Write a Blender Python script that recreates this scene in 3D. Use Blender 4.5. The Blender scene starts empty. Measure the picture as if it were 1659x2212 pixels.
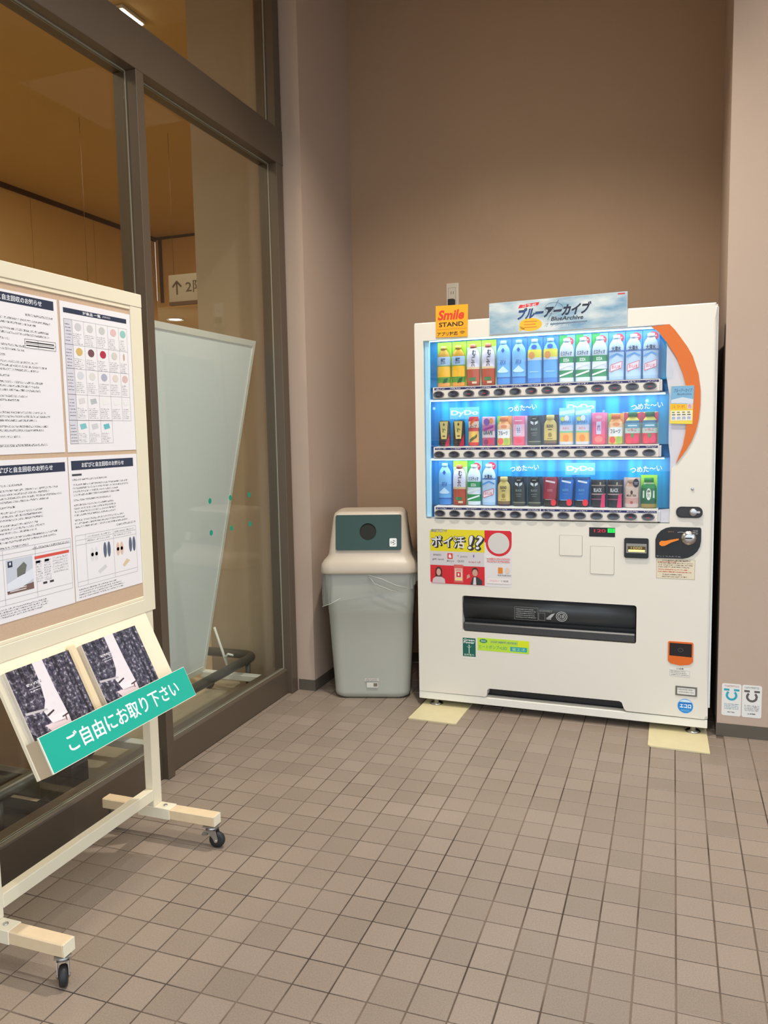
import bpy, bmesh, math, random
from mathutils import Matrix, Vector
random.seed(7)
S = bpy.context.scene
COL = S.collection
PI = math.pi

# ------------------------------------------------------------------ camera
cam = bpy.data.objects.new('camera', bpy.data.cameras.new('camera'))
COL.objects.link(cam)
cam.data.sensor_fit = 'VERTICAL'
cam.data.sensor_height = 36.0
cam.data.lens = 27.9207
cam.data.clip_start = 0.02
CR = ((0.93984981, 0.34109338, -0.01837523), (-0.01679945, 0.09988378, 0.99485728), (-0.34117462, 0.93470773, -0.09960593))
CP = Vector((0.5693, -2.8481, 1.3575))
cam.matrix_world = Matrix(((CR[0][0], CR[1][0], -CR[2][0], CP.x), (CR[0][1], CR[1][1], -CR[2][1], CP.y),
                           (CR[0][2], CR[1][2], -CR[2][2], CP.z), (0, 0, 0, 1)))
S.camera = cam
# ------------------------------------------------------------------ world, exposure
W = bpy.data.worlds.new('world'); S.world = W; W.use_nodes = True
W.node_tree.nodes['Background'].inputs[0].default_value = (0.82, 0.94, 1.05, 1)
W.node_tree.nodes['Background'].inputs[1].default_value = 1.9
S.view_settings.view_transform = 'Standard'; S.view_settings.look = 'None'
S.view_settings.gamma = 1.0; S.view_settings.use_curve_mapping = False
S.view_settings.exposure = 0.20
S.cycles.use_denoising = True
S.cycles.max_bounces = 10; S.cycles.transparent_max_bounces = 16
S.cycles.sample_clamp_indirect = 4.0


def light(name, typ, loc, energy, color, size=0.1, rot=(0, 0, 0), size_y=None, spot=None, blend=0.5):
    l = bpy.data.lights.new(name, typ); l.energy = energy; l.color = color
    if typ == 'AREA':
        l.size = size
        if size_y: l.shape = 'RECTANGLE'; l.size_y = size_y
    else:
        l.shadow_soft_size = size
    if spot: l.spot_size = math.radians(spot); l.spot_blend = blend
    o = bpy.data.objects.new(name, l); COL.objects.link(o); o.location = loc; o.rotation_euler = rot
    return o


CEIL = 3.86
LOWLAMP = (-6.07, 6.9, 2.998); STRIP = (-2.52, 1.34, CEIL)
WARM = (1.0, 0.93, 0.82); NEUT = (1.0, 1.0, 0.98)
DOWN = [(-0.12, -0.05, 265, 118, WARM), (1.25, 0.18, 60, 112, WARM), (0.3, -1.75, 90, 142, NEUT), (2.0, -1.7, 60, 142, NEUT)]
for i, (x, y, e, a, c) in enumerate(DOWN):
    light('downlight_beam', 'SPOT', (x, y, CEIL - 0.07), e, c, 0.05, spot=a, blend=1.0)
light('ceiling_panel_beam', 'AREA', (0.9, -2.5, CEIL - 0.06), 12, NEUT, 1.2, size_y=0.6)  # soft fill added under the ceiling, no panel lamp hangs there
# store behind the glass
light('store_light_a', 'AREA', (-3.2, 2.2, 3.8), 46, (1.0, 0.90, 0.66), 1.0)
light('store_light_b', 'AREA', (-3.6, -1.4, 3.8), 46, (1.0, 0.90, 0.66), 1.0)
light('store_light_c', 'AREA', (-4.2, 7.4, 2.95), 40, (1.0, 0.78, 0.46), 0.8)


# ------------------------------------------------------------------ materials
def lin(c):
    return tuple((v / 255 / 12.92) if v / 255 <= 0.04045 else ((v / 255 + 0.055) / 1.055) ** 2.4 for v in c[:3]) + (1.0,)


MATS = {}


def mat(name, rgb=(200, 200, 200), rough=0.6, metal=0.0, spec=0.5, var=0.0, scale=30.0, bump=0.0, bscale=200.0, emit=None, estr=0.0, coat=0.0):
    if name in MATS: return MATS[name]
    m = bpy.data.materials.new(name); m.use_nodes = True; MATS[name] = m
    nt = m.node_tree; b = nt.nodes['Principled BSDF']
    b.inputs['Base Color'].default_value = lin(rgb)
    b.inputs['Roughness'].default_value = rough
    b.inputs['Metallic'].default_value = metal
    b.inputs['Specular IOR Level'].default_value = spec
    b.inputs['Coat Weight'].default_value = coat
    if emit:
        b.inputs['Emission Color'].default_value = lin(emit); b.inputs['Emission Strength'].default_value = estr
    if var or bump:
        g = nt.nodes.new('ShaderNodeNewGeometry')
    if var:
        n = nt.nodes.new('ShaderNodeTexNoise'); n.inputs['Scale'].default_value = scale; n.inputs['Detail'].default_value = 4
        nt.links.new(g.outputs['Position'], n.inputs['Vector'])
        r = nt.nodes.new('ShaderNodeMix'); r.data_type = 'RGBA'
        c = lin(rgb)
        r.inputs['A'].default_value = tuple(v * (1 - var) for v in c[:3]) + (1,)
        r.inputs['B'].default_value = tuple(min(1, v * (1 + var)) for v in c[:3]) + (1,)
        nt.links.new(n.outputs['Fac'], r.inputs['Factor']); nt.links.new(r.outputs['Result'], b.inputs['Base Color'])
    if bump:
        n2 = nt.nodes.new('ShaderNodeTexNoise'); n2.inputs['Scale'].default_value = bscale; n2.inputs['Detail'].default_value = 3
        nt.links.new(g.outputs['Position'], n2.inputs['Vector'])
        bp = nt.nodes.new('ShaderNodeBump'); bp.inputs['Strength'].default_value = bump; bp.inputs['Distance'].default_value = 0.002
        nt.links.new(n2.outputs['Fac'], bp.inputs['Height']); nt.links.new(bp.outputs['Normal'], b.inputs['Normal'])
    return m


def glass(name, tint=(1, 1, 1), f0=0.05, rough=0.0, body=0.0, body_rgb=(255, 255, 255)):
    """thin pane: transparent + mirror by Schlick, optional milky body"""
    if name in MATS: return MATS[name]
    m = bpy.data.materials.new(name); m.use_nodes = True; MATS[name] = m
    nt = m.node_tree; nt.nodes.remove(nt.nodes['Principled BSDF']); out = nt.nodes['Material Output']
    lw = nt.nodes.new('ShaderNodeLayerWeight'); p = nt.nodes.new('ShaderNodeMath'); p.operation = 'POWER'; p.inputs[1].default_value = 5
    lw.inputs['Blend'].default_value = 0.5
    nt.links.new(lw.outputs['Facing'], p.inputs[0])
    ma = nt.nodes.new('ShaderNodeMath'); ma.operation = 'MULTIPLY_ADD'; ma.inputs[1].default_value = 1 - f0; ma.inputs[2].default_value = f0
    nt.links.new(p.outputs[0], ma.inputs[0])
    t = nt.nodes.new('ShaderNodeBsdfTransparent'); t.inputs[0].default_value = (*tint, 1)
    base = t
    if body:
        d = nt.nodes.new('ShaderNodeBsdfDiffuse'); d.inputs[0].default_value = lin(body_rgb)
        tl = nt.nodes.new('ShaderNodeBsdfTranslucent'); tl.inputs[0].default_value = lin(body_rgb)
        dm = nt.nodes.new('ShaderNodeMixShader'); dm.inputs[0].default_value = 0.5
        nt.links.new(d.outputs[0], dm.inputs[1]); nt.links.new(tl.outputs[0], dm.inputs[2])
        mx = nt.nodes.new('ShaderNodeMixShader'); mx.inputs[0].default_value = body
        nt.links.new(t.outputs[0], mx.inputs[1]); nt.links.new(dm.outputs[0], mx.inputs[2]); base = mx
    g = nt.nodes.new('ShaderNodeBsdfGlossy'); g.inputs['Roughness'].default_value = rough
    mx2 = nt.nodes.new('ShaderNodeMixShader')
    nt.links.new(ma.outputs[0], mx2.inputs[0]); nt.links.new(base.outputs[0], mx2.inputs[1]); nt.links.new(g.outputs[0], mx2.inputs[2])
    nt.links.new(mx2.outputs[0], out.inputs[0])
    return m


def C(rgb, rough=0.5):
    return mat('print_%02x%02x%02x_%d' % (*rgb, int(rough * 10)), rgb, rough)


def micro(paper=(238, 234, 234), ink=(60, 60, 66), cell=0.0035, dens=0.5, axis=(1, 1, 1)):
    """print too small to read: fine dark specks on paper"""
    key = 'small_print_%s_%s_%s_%s' % (paper, ink, cell, dens)
    if key in MATS: return MATS[key]
    m = mat(key, paper, 0.7); nt = m.node_tree; b = nt.nodes['Principled BSDF']
    g = nt.nodes.new('ShaderNodeNewGeometry'); v = nt.nodes.new('ShaderNodeTexNoise')
    v.inputs['Scale'].default_value = 1 / cell; v.inputs['Detail'].default_value = 2
    r = nt.nodes.new('ShaderNodeValToRGB'); r.color_ramp.elements[0].position = dens - 0.08; r.color_ramp.elements[1].position = dens + 0.1
    r.color_ramp.elements[0].color = lin(ink); r.color_ramp.elements[1].color = lin(paper)
    nt.links.new(g.outputs['Position'], v.inputs['Vector']); nt.links.new(v.outputs['Fac'], r.inputs[0]); nt.links.new(r.outputs[0], b.inputs['Base Color'])
    return m


# ------------------------------------------------------------------ mesh helpers
def box(bm, x0, x1, y0, y1, z0, z1, mi=0, bev=0.0, seg=1):
    vs = [bm.verts.new((x, y, z)) for x in (x0, x1) for y in (y0, y1) for z in (z0, z1)]
    fs = []
    for q in ((0, 1, 3, 2), (4, 6, 7, 5), (0, 4, 5, 1), (2, 3, 7, 6), (0, 2, 6, 4), (1, 5, 7, 3)):
        f = bm.faces.new([vs[i] for i in q]); f.material_index = mi; fs.append(f)
    if bev:
        es = list({e for f in fs for e in f.edges})
        r = bmesh.ops.bevel(bm, geom=es, offset=bev, segments=seg, affect='EDGES', profile=0.5)
        for f in r['faces']: f.material_index = mi
    return vs


def prism(bm, pts, h0, h1, to3, mi=0, side=None):
    """closed 2-D outline extruded from h0 to h1, to3(x, y, h) gives the 3-D point"""
    a = [bm.verts.new(to3(x, y, h0)) for x, y in pts]; b = [bm.verts.new(to3(x, y, h1)) for x, y in pts]
    n = len(pts)
    f = bm.faces.new(a[::-1]); f.material_index = mi
    f = bm.faces.new(b); f.material_index = mi
    for i in range(n):
        f = bm.faces.new((a[i], a[(i + 1) % n], b[(i + 1) % n], b[i])); f.material_index = mi if side is None else side


def tube(bm, path, r, n=10, caps=True, mi=0, ry=None):
    P = [Vector(p) for p in path]; rings = []
    for i, p in enumerate(P):
        d = (P[min(i + 1, len(P) - 1)] - P[max(i - 1, 0)]).normalized()
        u = d.orthogonal().normalized() if i == 0 else (u - d * u.dot(d)).normalized()
        v = d.cross(u)
        rr = r[i] if isinstance(r, (list, tuple)) else r
        rings.append([bm.verts.new(p + (u * math.cos(2 * PI * k / n) + v * math.sin(2 * PI * k / n)) * rr) for k in range(n)])
    for a, b in zip(rings, rings[1:]):
        for k in range(n):
            f = bm.faces.new((a[k], a[(k + 1) % n], b[(k + 1) % n], b[k])); f.material_index = mi; f.smooth = True
    if caps:
        bm.faces.new(rings[0][::-1]).material_index = mi; bm.faces.new(rings[-1]).material_index = mi


def lathe(bm, prof, n=20, cx=0, cy=0, sy=1.0, mis=None, smooth=True, axis='z', cap=True):
    """prof: (r, z) list; mis: material index per segment"""
    def pt(r, a, z):
        x, y = cx + r * math.cos(a), cy + r * math.sin(a) * sy
        return (x, y, z) if axis == 'z' else ((x, z, y) if axis == 'y' else (z, x, y))
    rings = [[bm.verts.new(pt(max(r, 1e-5), 2 * PI * k / n, z)) for k in range(n)] for r, z in prof]
    for i, (a, b) in enumerate(zip(rings, rings[1:])):
        for k in range(n):
            f = bm.faces.new((a[k], a[(k + 1) % n], b[(k + 1) % n], b[k])); f.smooth = smooth
            if mis: f.material_index = mis[i]
    if cap:
        f = bm.faces.new(rings[0][::-1]); f.material_index = mis[0] if mis else 0
        f = bm.faces.new(rings[-1]); f.material_index = mis[-1] if mis else 0


def rrect(x0, y0, x1, y1, r, n=5):
    pts = []
    for cx, cy, a in ((x1 - r, y0 + r, -PI / 2), (x1 - r, y1 - r, 0), (x0 + r, y1 - r, PI / 2), (x0 + r, y0 + r, PI)):
        pts += [(cx + r * math.cos(a + k * PI / 2 / n), cy + r * math.sin(a + k * PI / 2 / n)) for k in range(n + 1)]
    return pts


def mesh_of(bm, mats, name='mesh'):
    bmesh.ops.recalc_face_normals(bm, faces=bm.faces)
    me = bpy.data.meshes.new(name); bm.to_mesh(me); bm.free()
    for m in (mats if isinstance(mats, (list, tuple)) else [mats]): me.materials.append(m)
    return me


def link(name, me, parent=None):
    o = bpy.data.objects.new(name, me); COL.objects.link(o)
    if parent is not None: o.parent = parent
    return o


def obj(name, bm, mats, parent=None):
    return link(name, mesh_of(bm, mats, name), parent)


def thing(name, label, cat, loc=(0, 0, 0), rz=0.0, group=None):
    o = bpy.data.objects.new(name, None); o.empty_display_size = 0.05; COL.objects.link(o)
    o.location = loc; o.rotation_euler = (0, 0, rz)
    return tag(o, label, cat, group)


def tag(o, label, cat, group=None):
    o['label'] = label; o['category'] = cat
    if group: o['group'] = group
    return o


def struct(o):
    o['kind'] = 'structure'; return o


def BM(): return bmesh.new()


def bxo(name, parent, m, *a, bev=0.0, seg=1):
    bm = BM(); box(bm, *a, bev=bev, seg=seg); return obj(name, bm, m, parent)


def copy_thing(root, loc):
    r = root.copy(); COL.objects.link(r); r.location = loc
    for ch in list(root.children):
        c = ch.copy(); COL.objects.link(c); c.parent = r
        for g in list(ch.children):
            d = g.copy(); COL.objects.link(d); d.parent = c
    return r


TXT = {}


def text_polys(s, res, bold):
    key = (s, res, bold)
    if key in TXT: return TXT[key]
    c = bpy.data.curves.new('t', 'FONT'); c.body = s; c.size = 1; c.resolution_u = res; c.offset = bold
    o = bpy.data.objects.new('t', c); COL.objects.link(o)
    me = bpy.data.meshes.new_from_object(o.evaluated_get(bpy.context.evaluated_depsgraph_get()))
    v = [(p.co.x, p.co.y) for p in me.vertices]; f = [tuple(p.vertices) for p in me.polygons]
    bpy.data.objects.remove(o); bpy.data.curves.remove(c); bpy.data.meshes.remove(me)
    TXT[key] = (v, f); return TXT[key]


class Print:
    """flat print: coloured outlines and lettering on one plane, each layer a hair above the last"""
    def __init__(s, F, step=0.00012): s.F = F; s.bm = BM(); s.m = []; s.h = 0.0; s.step = step
    def mi(s, m):
        if isinstance(m, tuple): m = C(m)
        if m not in s.m: s.m.append(m)
        return s.m.index(m)
    def up(s, k=1): s.h += s.step * k; return s
    def poly(s, pts, m, h=None):
        h = s.h if h is None else h
        f = s.bm.faces.new([s.bm.verts.new(s.F @ Vector((x, y, h))) for x, y in pts]); f.material_index = s.mi(m); return s
    def rect(s, x0, y0, x1, y1, m): return s.poly([(x0, y0), (x1, y0), (x1, y1), (x0, y1)], m)
    def ell(s, cx, cy, rx, ry, m, n=20, a0=0, a1=2 * PI):
        return s.poly([(cx + rx * math.cos(a0 + (a1 - a0) * k / n), cy + ry * math.sin(a0 + (a1 - a0) * k / n)) for k in range(n if a1 - a0 > 6.2 else n + 1)], m)
    def ring(s, cx, cy, r, w, m, n=24, a0=0.0, a1=2 * PI, sy=1.0):
        P = [(math.cos(a0 + (a1 - a0) * k / n), math.sin(a0 + (a1 - a0) * k / n)) for k in range(n + 1)]
        for p, q in zip(P, P[1:]):
            s.poly([(cx + p[0] * r, cy + p[1] * r * sy), (cx + q[0] * r, cy + q[1] * r * sy), (cx + q[0] * (r - w), cy + q[1] * (r - w) * sy), (cx + p[0] * (r - w), cy + p[1] * (r - w) * sy)], m)
        return s
    def frame(s, x0, y0, x1, y1, w, m):
        s.rect(x0, y0, x1, y0 + w, m); s.rect(x0, y1 - w, x1, y1, m); s.rect(x0, y0 + w, x0 + w, y1 - w, m); return s.rect(x1 - w, y0 + w, x1, y1 - w, m)
    def text(s, t, x0, y0, x1, y1, m, bold=0.0, res=3, shear=0.0, rot=0.0):
        v, f = text_polys(t, res, bold)
        ax, bx = min(p[0] for p in v), max(p[0] for p in v); ay, by = min(p[1] for p in v), max(p[1] for p in v)
        sx, sy = (x1 - x0) / (bx - ax), (y1 - y0) / (by - ay); cx, cy = (x0 + x1) / 2, (y0 + y1) / 2
        ca, sa = math.cos(rot), math.sin(rot); vs = []
        for px, py in v:
            x, y = x0 + (px - ax) * sx, y0 + (py - ay) * sy
            x += shear * (y - cy); dx, dy = x - cx, y - cy
            vs.append(s.bm.verts.new(s.F @ Vector((cx + dx * ca - dy * sa, cy + dx * sa + dy * ca, s.h))))
        k = s.mi(m)
        for q in f:
            try: fc = s.bm.faces.new([vs[i] for i in q]); fc.material_index = k
            except ValueError: pass
        return s
    def rows(s, x0, y0, x1, y1, n, m, fill=0.55, rag=0.0):
        p = (y1 - y0) / n
        for i in range(n):
            y = y1 - (i + 0.5) * p; s.rect(x0, y - p * fill / 2, x1 - random.random() * rag * (x1 - x0), y + p * fill / 2, m)
        return s
    def build(s, name, parent=None):
        me = bpy.data.meshes.new(name); s.bm.normal_update()
        n = (s.F.to_3x3() @ Vector((0, 0, 1)))
        for f in s.bm.faces:
            if f.normal.dot(n) < 0: f.normal_flip()
        s.bm.to_mesh(me); s.bm.free()
        for m in s.m: me.materials.append(m)
        return link(name, me, parent)


def FR(o, ex, ey):
    ex = Vector(ex).normalized(); ey = Vector(ey).normalized(); ez = ex.cross(ey)
    return Matrix(((ex.x, ey.x, ez.x, o[0]), (ex.y, ey.y, ez.y, o[1]), (ex.z, ey.z, ez.z, o[2]), (0, 0, 0, 1)))


def facade(d=-0.0004):      # frame of the machine's front: x across, y up, out towards the room
    return FR((0, d, 0), (1, 0, 0), (0, 0, 1))


# ------------------------------------------------------------------ setting materials
M_wall = mat('wall_paper', (174, 143, 114), 0.75, var=0.03, scale=6, bump=0.25, bscale=350)  # back wall: same paper, with the niche's dimmer, browner light in its colour
M_wall2 = mat('wall_paper_right', (182, 160, 143), 0.7, var=0.03, scale=6, bump=0.2, bscale=350)  # the same paper in its better lit tone, light put into the colour
M_base = mat('dark_baseboard', (88, 80, 70), 0.5, var=0.06)
M_frame = mat('bronze_aluminium', (94, 81, 67), 0.36, metal=0.2, var=0.04, scale=8)
M_bead = mat('glazing_bead', (150, 145, 128), 0.4)
M_ceil = mat('ceiling_paint', (196, 178, 160), 0.9, var=0.02)
M_glass = glass('window_glass', (0.965, 0.98, 0.965), 0.05)
M_store = mat('store_wall', (228, 190, 130), 0.8, var=0.05, scale=3)
M_storec = mat('store_ceiling', (198, 164, 108), 0.85, var=0.05, scale=2)
M_trimd = mat('dark_trim', (62, 38, 18), 0.6)
M_storew = mat('store_return_wall', (168, 150, 126), 0.8, var=0.03, scale=5)
M_storef = mat('store_floor', (176, 164, 140), 0.45, var=0.05, scale=9)


def tile_material():
    m = bpy.data.materials.new('floor_tile'); m.use_nodes = True; nt = m.node_tree; b = nt.nodes['Principled BSDF']
    N = nt.nodes.new; L = nt.links.new
    g = N('ShaderNodeNewGeometry'); mp = N('ShaderNodeVectorMath'); mp.operation = 'DIVIDE'; mp.inputs[1].default_value = (0.09953, 0.1, 1e6)
    L(g.outputs['Position'], mp.inputs[0]); fl = N('ShaderNodeVectorMath'); fl.operation = 'FLOOR'; L(mp.outputs[0], fl.inputs[0])
    wn = N('ShaderNodeTexWhiteNoise'); wn.noise_dimensions = '3D'; L(fl.outputs[0], wn.inputs['Vector'])
    r = N('ShaderNodeValToRGB'); r.color_ramp.elements[0].color = lin((139, 124, 110)); r.color_ramp.elements[1].color = lin((150, 134, 120))
    e = r.color_ramp.elements.new(0.5); e.color = lin((145, 129, 115)); L(wn.outputs['Value'], r.inputs[0])
    sp = N('ShaderNodeTexNoise'); sp.inputs['Scale'].default_value = 260; sp.inputs['Detail'].default_value = 3; L(g.outputs['Position'], sp.inputs['Vector'])
    dirt = N('ShaderNodeTexNoise'); dirt.inputs['Scale'].default_value = 1.6; dirt.inputs['Detail'].default_value = 5; L(g.outputs['Position'], dirt.inputs['Vector'])
    m1 = N('ShaderNodeMapRange'); m1.inputs[1].default_value = 0.3; m1.inputs[2].default_value = 0.7; m1.inputs[3].default_value = 0.86; m1.inputs[4].default_value = 1.12; L(sp.outputs['Fac'], m1.inputs[0])
    m2 = N('ShaderNodeMapRange'); m2.inputs[1].default_value = 0.3; m2.inputs[2].default_value = 0.7; m2.inputs[3].default_value = 0.93; m2.inputs[4].default_value = 1.05; L(dirt.outputs['Fac'], m2.inputs[0])
    mu = N('ShaderNodeMath'); mu.operation = 'MULTIPLY'; L(m1.outputs[0], mu.inputs[0]); L(m2.outputs[0], mu.inputs[1])
    vs = N('ShaderNodeVectorMath'); vs.operation = 'SCALE'; L(r.outputs[0], vs.inputs[0]); L(mu.outputs[0], vs.inputs['Scale'])
    L(vs.outputs[0], b.inputs['Base Color']); b.inputs['Roughness'].default_value = 0.42; b.inputs['Specular IOR Level'].default_value = 0.4
    bp = N('ShaderNodeBump'); bp.inputs['Strength'].default_value = 0.25; bp.inputs['Distance'].default_value = 0.001
    L(sp.outputs['Fac'], bp.inputs['Height']); L(bp.outputs[0], b.inputs['Normal'])
    return m


def grout_material():
    m = mat('grout', (124, 106, 90), 0.85); nt = m.node_tree; b = nt.nodes['Principled BSDF']
    g = nt.nodes.new('ShaderNodeNewGeometry'); n = nt.nodes.new('ShaderNodeTexNoise'); n.inputs['Scale'].default_value = 2.6; n.inputs['Detail'].default_value = 3
    r = nt.nodes.new('ShaderNodeValToRGB'); r.color_ramp.elements[0].position = 0.38; r.color_ramp.elements[1].position = 0.6
    r.color_ramp.elements[0].color = lin((62, 50, 42)); r.color_ramp.elements[1].color = lin((122, 104, 88))
    nt.links.new(g.outputs['Position'], n.inputs['Vector']); nt.links.new(n.outputs['Fac'], r.inputs[0]); nt.links.new(r.outputs[0], b.inputs['Base Color'])
    return m


# ------------------------------------------------------------------ floor and its tiles
M_tile = tile_material(); M_grout = grout_material()
bm = BM(); box(bm, -1.39, 3.2, -3.6, 1.53, -0.06, -0.002)
floor = struct(obj('floor', bm, M_grout))
PX, PY, HW, HY = 0.09953, 0.1, 0.0478, 0.0481
bm = BM(); box(bm, -HW, HW, -HY, HY, -0.006, 0.0, bev=0.0011)
tile_me = mesh_of(bm, M_tile, 'tile')


def seen(x, y):
    d = Vector((x, y, 0)) - CP
    X, Y, Z = (sum(CR[i][k] * d[k] for k in range(3)) for i in range(3))
    if Z < 0.1: return None
    u, v = X / Z * 1715.6, Y / Z * 1715.6
    if abs(u) > 850 or abs(v) > 1130: return None
    return Z


spots = []
rest = BM()
for i in range(-14, 32):
    for j in range(-36, 16):
        x, y = (i + 0.5) * PX, (j + 0.5) * PY
        x0, x1, y0, y1 = x - HW, x + HW, y - HY, y + HY
        full = (x0, x1, y0, y1)
        x0 = max(x0, -1.318); y1 = min(y1, 1.528)
        if x0 < -1.2 and y1 > 0.870: y1 = 0.870
        if y1 > 0.832 and x1 > 0.767:
            if x0 < 0.74: x1 = 0.767
            else: y1 = 0.832
        if x1 - x0 < 0.008 or y1 - y0 < 0.008: continue
        if (x0, x1, y0, y1) != full: box(rest, x0, x1, y0, y1, -0.006, 0.0, bev=0.0011)
        else: spots.append((x, y, seen(x, y)))
vis = sorted([s for s in spots if s[2]], key=lambda s: s[2])
near = set((s[0], s[1]) for s in vis[:298])
for x, y, z in spots:
    if (x, y) in near:
        o = link('tile', tile_me, floor); o.location = (x, y, 0)
    else:
        box(rest, x - HW, x + HW, y - HY, y + HY, -0.006, 0.0, bev=0.0011 if z else 0)
o = obj('tile_field', rest, M_tile, floor); o['kind'] = 'stuff'

# ------------------------------------------------------------------ walls, ceiling
bm = BM(); box(bm, -1.5, 1.0, 1.53, 1.65, 0, CEIL); struct(obj('wall_back', bm, M_wall))
bm = BM(); prism(bm, [(-1.39, 0.872), (-1.196, 0.872), (-1.196, 1.53), (-1.39, 1.53)], 0, CEIL, lambda x, y, h: (x, y, h)); struct(obj('wall_left', bm, M_wall2))
bm = BM(); prism(bm, [(0.769, 0.834), (3.2, 0.834), (3.2, 1.53), (0.769, 1.53)], 0, CEIL, lambda x, y, h: (x, y, h)); struct(obj('wall_right', bm, M_wall2))
ws = struct(link('wall_side', None))
bxo('wall_panel', ws, M_wall2, 3.2, 3.3, -0.3, 0.834, 0, CEIL); bxo('lintel', ws, M_wall2, 3.2, 3.3, -3.6, -0.3, 2.9, CEIL)
wfr = struct(link('wall_front', None))      # the wide open doorway to the street, behind the photographer
bxo('lintel', wfr, M_wall2, -1.39, 3.3, -3.7, -3.6, 2.9, CEIL)
bm = BM(); box(bm, -14, 14, -22, -3.6, -0.12, -0.02); box(bm, 3.2, 20, -3.6, 6, -0.12, -0.02); struct(obj('pavement', bm, mat('pavement', (150, 148, 144), 0.9)))
bm = BM(); box(bm, -1.39, 3.3, -3.7, 1.65, CEIL, CEIL + 0.1); struct(obj('ceiling', bm, M_ceil))
bm = BM()
box(bm, -1.288, -1.193, 0.869, 0.872, 0, 0.058); box(bm, -1.196, -1.193, 0.872, 1.53, 0, 0.058)
struct(obj('baseboard_left', bm, M_base))
bm = BM(); box(bm, 0.766, 3.2, 0.831, 0.834, 0, 0.058); box(bm, 0.766, 0.769, 0.834, 1.53, 0, 0.058)
struct(obj('baseboard_right', bm, M_base))
bm = BM(); box(bm, -1.193, 0.766, 1.527, 1.53, 0, 0.058); struct(obj('baseboard_back', bm, M_base))

# ------------------------------------------------------------------ glazed front of the store
win = bpy.data.objects.new('window_1', None); COL.objects.link(win); win.location = (-1.33, -0.3, 0); struct(win)
win_off = Matrix.Translation((-1.33, -0.3, 0)).inverted()


def wbox(name, m, *a, bev=0.0):
    o = bxo(name, win, m, *a, bev=bev); o.matrix_parent_inverse = win_off; return o


GX = -1.345
wbox('transom', M_frame, -1.40, -1.293, -3.6, 0.872, 2.692, 2.862, bev=0.0015)
wbox('mullion', M_frame, -1.395, -1.293, -0.295, -0.250, 0, 2.692, bev=0.0015)
wbox('mullion', M_frame, -1.395, -1.293, -2.45, -2.405, 0, 2.692, bev=0.0015)
wbox('jamb', M_frame, -1.395, -1.293, 0.80, 0.866, 0, 2.692, bev=0.0015)
wbox('jamb', M_frame, -1.395, -1.293, 0.80, 0.866, 2.862, CEIL, bev=0.0015)
for y0, y1 in ((-0.25, 0.80), (-2.405, -0.295), (-3.6, -2.45)):
    bm = BM()
    prism(bm, [(-1.40, 0), (-1.32, 0), (-1.32, 0.124), (-1.324, 0.129), (-1.338, 0.131), (-1.338, 0.123), (-1.352, 0.123), (-1.352, 0.131), (-1.40, 0.131)], y0, y1, lambda x, y, h: (x, h, y))
    o = obj('bottom_rail', bm, M_frame, win); o.matrix_parent_inverse = win_off
    wbox('window_pane', M_glass, GX - 0.003, GX + 0.003, y0 + 0.002, y1 - 0.002, 0.125, 2.69)
    bm = BM()
    for zz in (0.131, 2.690): box(bm, GX + 0.003, GX + 0.007, y0, y1, zz - 0.002, zz + 0.002)
    for yy in (y0, y1): box(bm, GX + 0.003, GX + 0.007, yy - 0.003, yy + 0.003, 0.13, 2.692)
    for zz in (0.131, 2.690): box(bm, GX - 0.007, GX - 0.003, y0, y1, zz - 0.002, zz + 0.002)
    o = obj('gasket', bm, M_bead, win); o.matrix_parent_inverse = win_off
wbox('window_pane', M_glass, GX - 0.003, GX + 0.003, -3.6, 0.80, 2.863, CEIL)
bm = BM(); box(bm, GX + 0.003, GX + 0.007, 0.794, 0.801, 2.862, CEIL); box(bm, GX + 0.003, GX + 0.007, -3.6, 0.80, 2.861, 2.865)
o = obj('gasket', bm, M_bead, win); o.matrix_parent_inverse = win_off
M_dot = mat('teal_dot', (0, 150, 120), 0.5)
bm = BM(); lathe(bm, [(0.0125, 0.0), (0.0125, 0.0006)], 16, axis='x')
dot_me = mesh_of(bm, M_dot, 'safety_dot')
for y in (0.159, 0.331, 0.503):
    for z in (1.072, 0.931):
        o = link('safety_dot', dot_me, win); o.matrix_parent_inverse = win_off; o.location = (GX + 0.0031, y, z)

# ------------------------------------------------------------------ the store behind the glass
ST = CEIL
SX, SY = -5.65, 5.91
bm = BM(); box(bm, -8.0, -1.40, -3.6, 9.0, -0.06, 0.0); struct(obj('floor_store', bm, M_storef))
# left wall of separate cladding panels
wl = bpy.data.objects.new('wall_store_left', None); COL.objects.link(wl); struct(wl)
bm = BM(); box(bm, SX - 0.16, SX - 0.035, -3.6, SY, 0, ST); obj('backing', bm, M_trimd, wl)
for k, (a, b) in enumerate(((-3.6, -0.6), (-0.6, 1.4), (1.4, 3.82), (3.82, 4.77), (4.77, SY))):
    bxo('panel', wl, M_store, SX - 0.04, SX, a + 0.004, b - 0.004, 0, ST - 0.05)
bm = BM(); box(bm, SX, SX + 0.02, -3.6, SY, ST - 0.05, ST); struct(obj('trim_1', bm, M_trimd))
bm = BM(); box(bm, SX, -1.4, SY, SY + 0.1, 3.0, ST); struct(obj('wall_store_back', bm, M_store))
bm = BM(); box(bm, SX, -1.4, SY - 0.02, SY, ST - 0.03, ST); box(bm, SX + 0.06, SX + 0.10, SY - 0.02, SY, 3.05, ST - 0.03); struct(obj('trim_2', bm, M_trimd))
bm = BM(); box(bm, -8.0, -1.2, 8.9, 9.0, 0, 3.1); struct(obj('wall_store_far', bm, M_store))
bm = BM(); box(bm, -8.0, -1.2, SY + 0.1, 8.9, 3.0, 3.1); struct(obj('ceiling_store_low', bm, M_storec))
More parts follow.
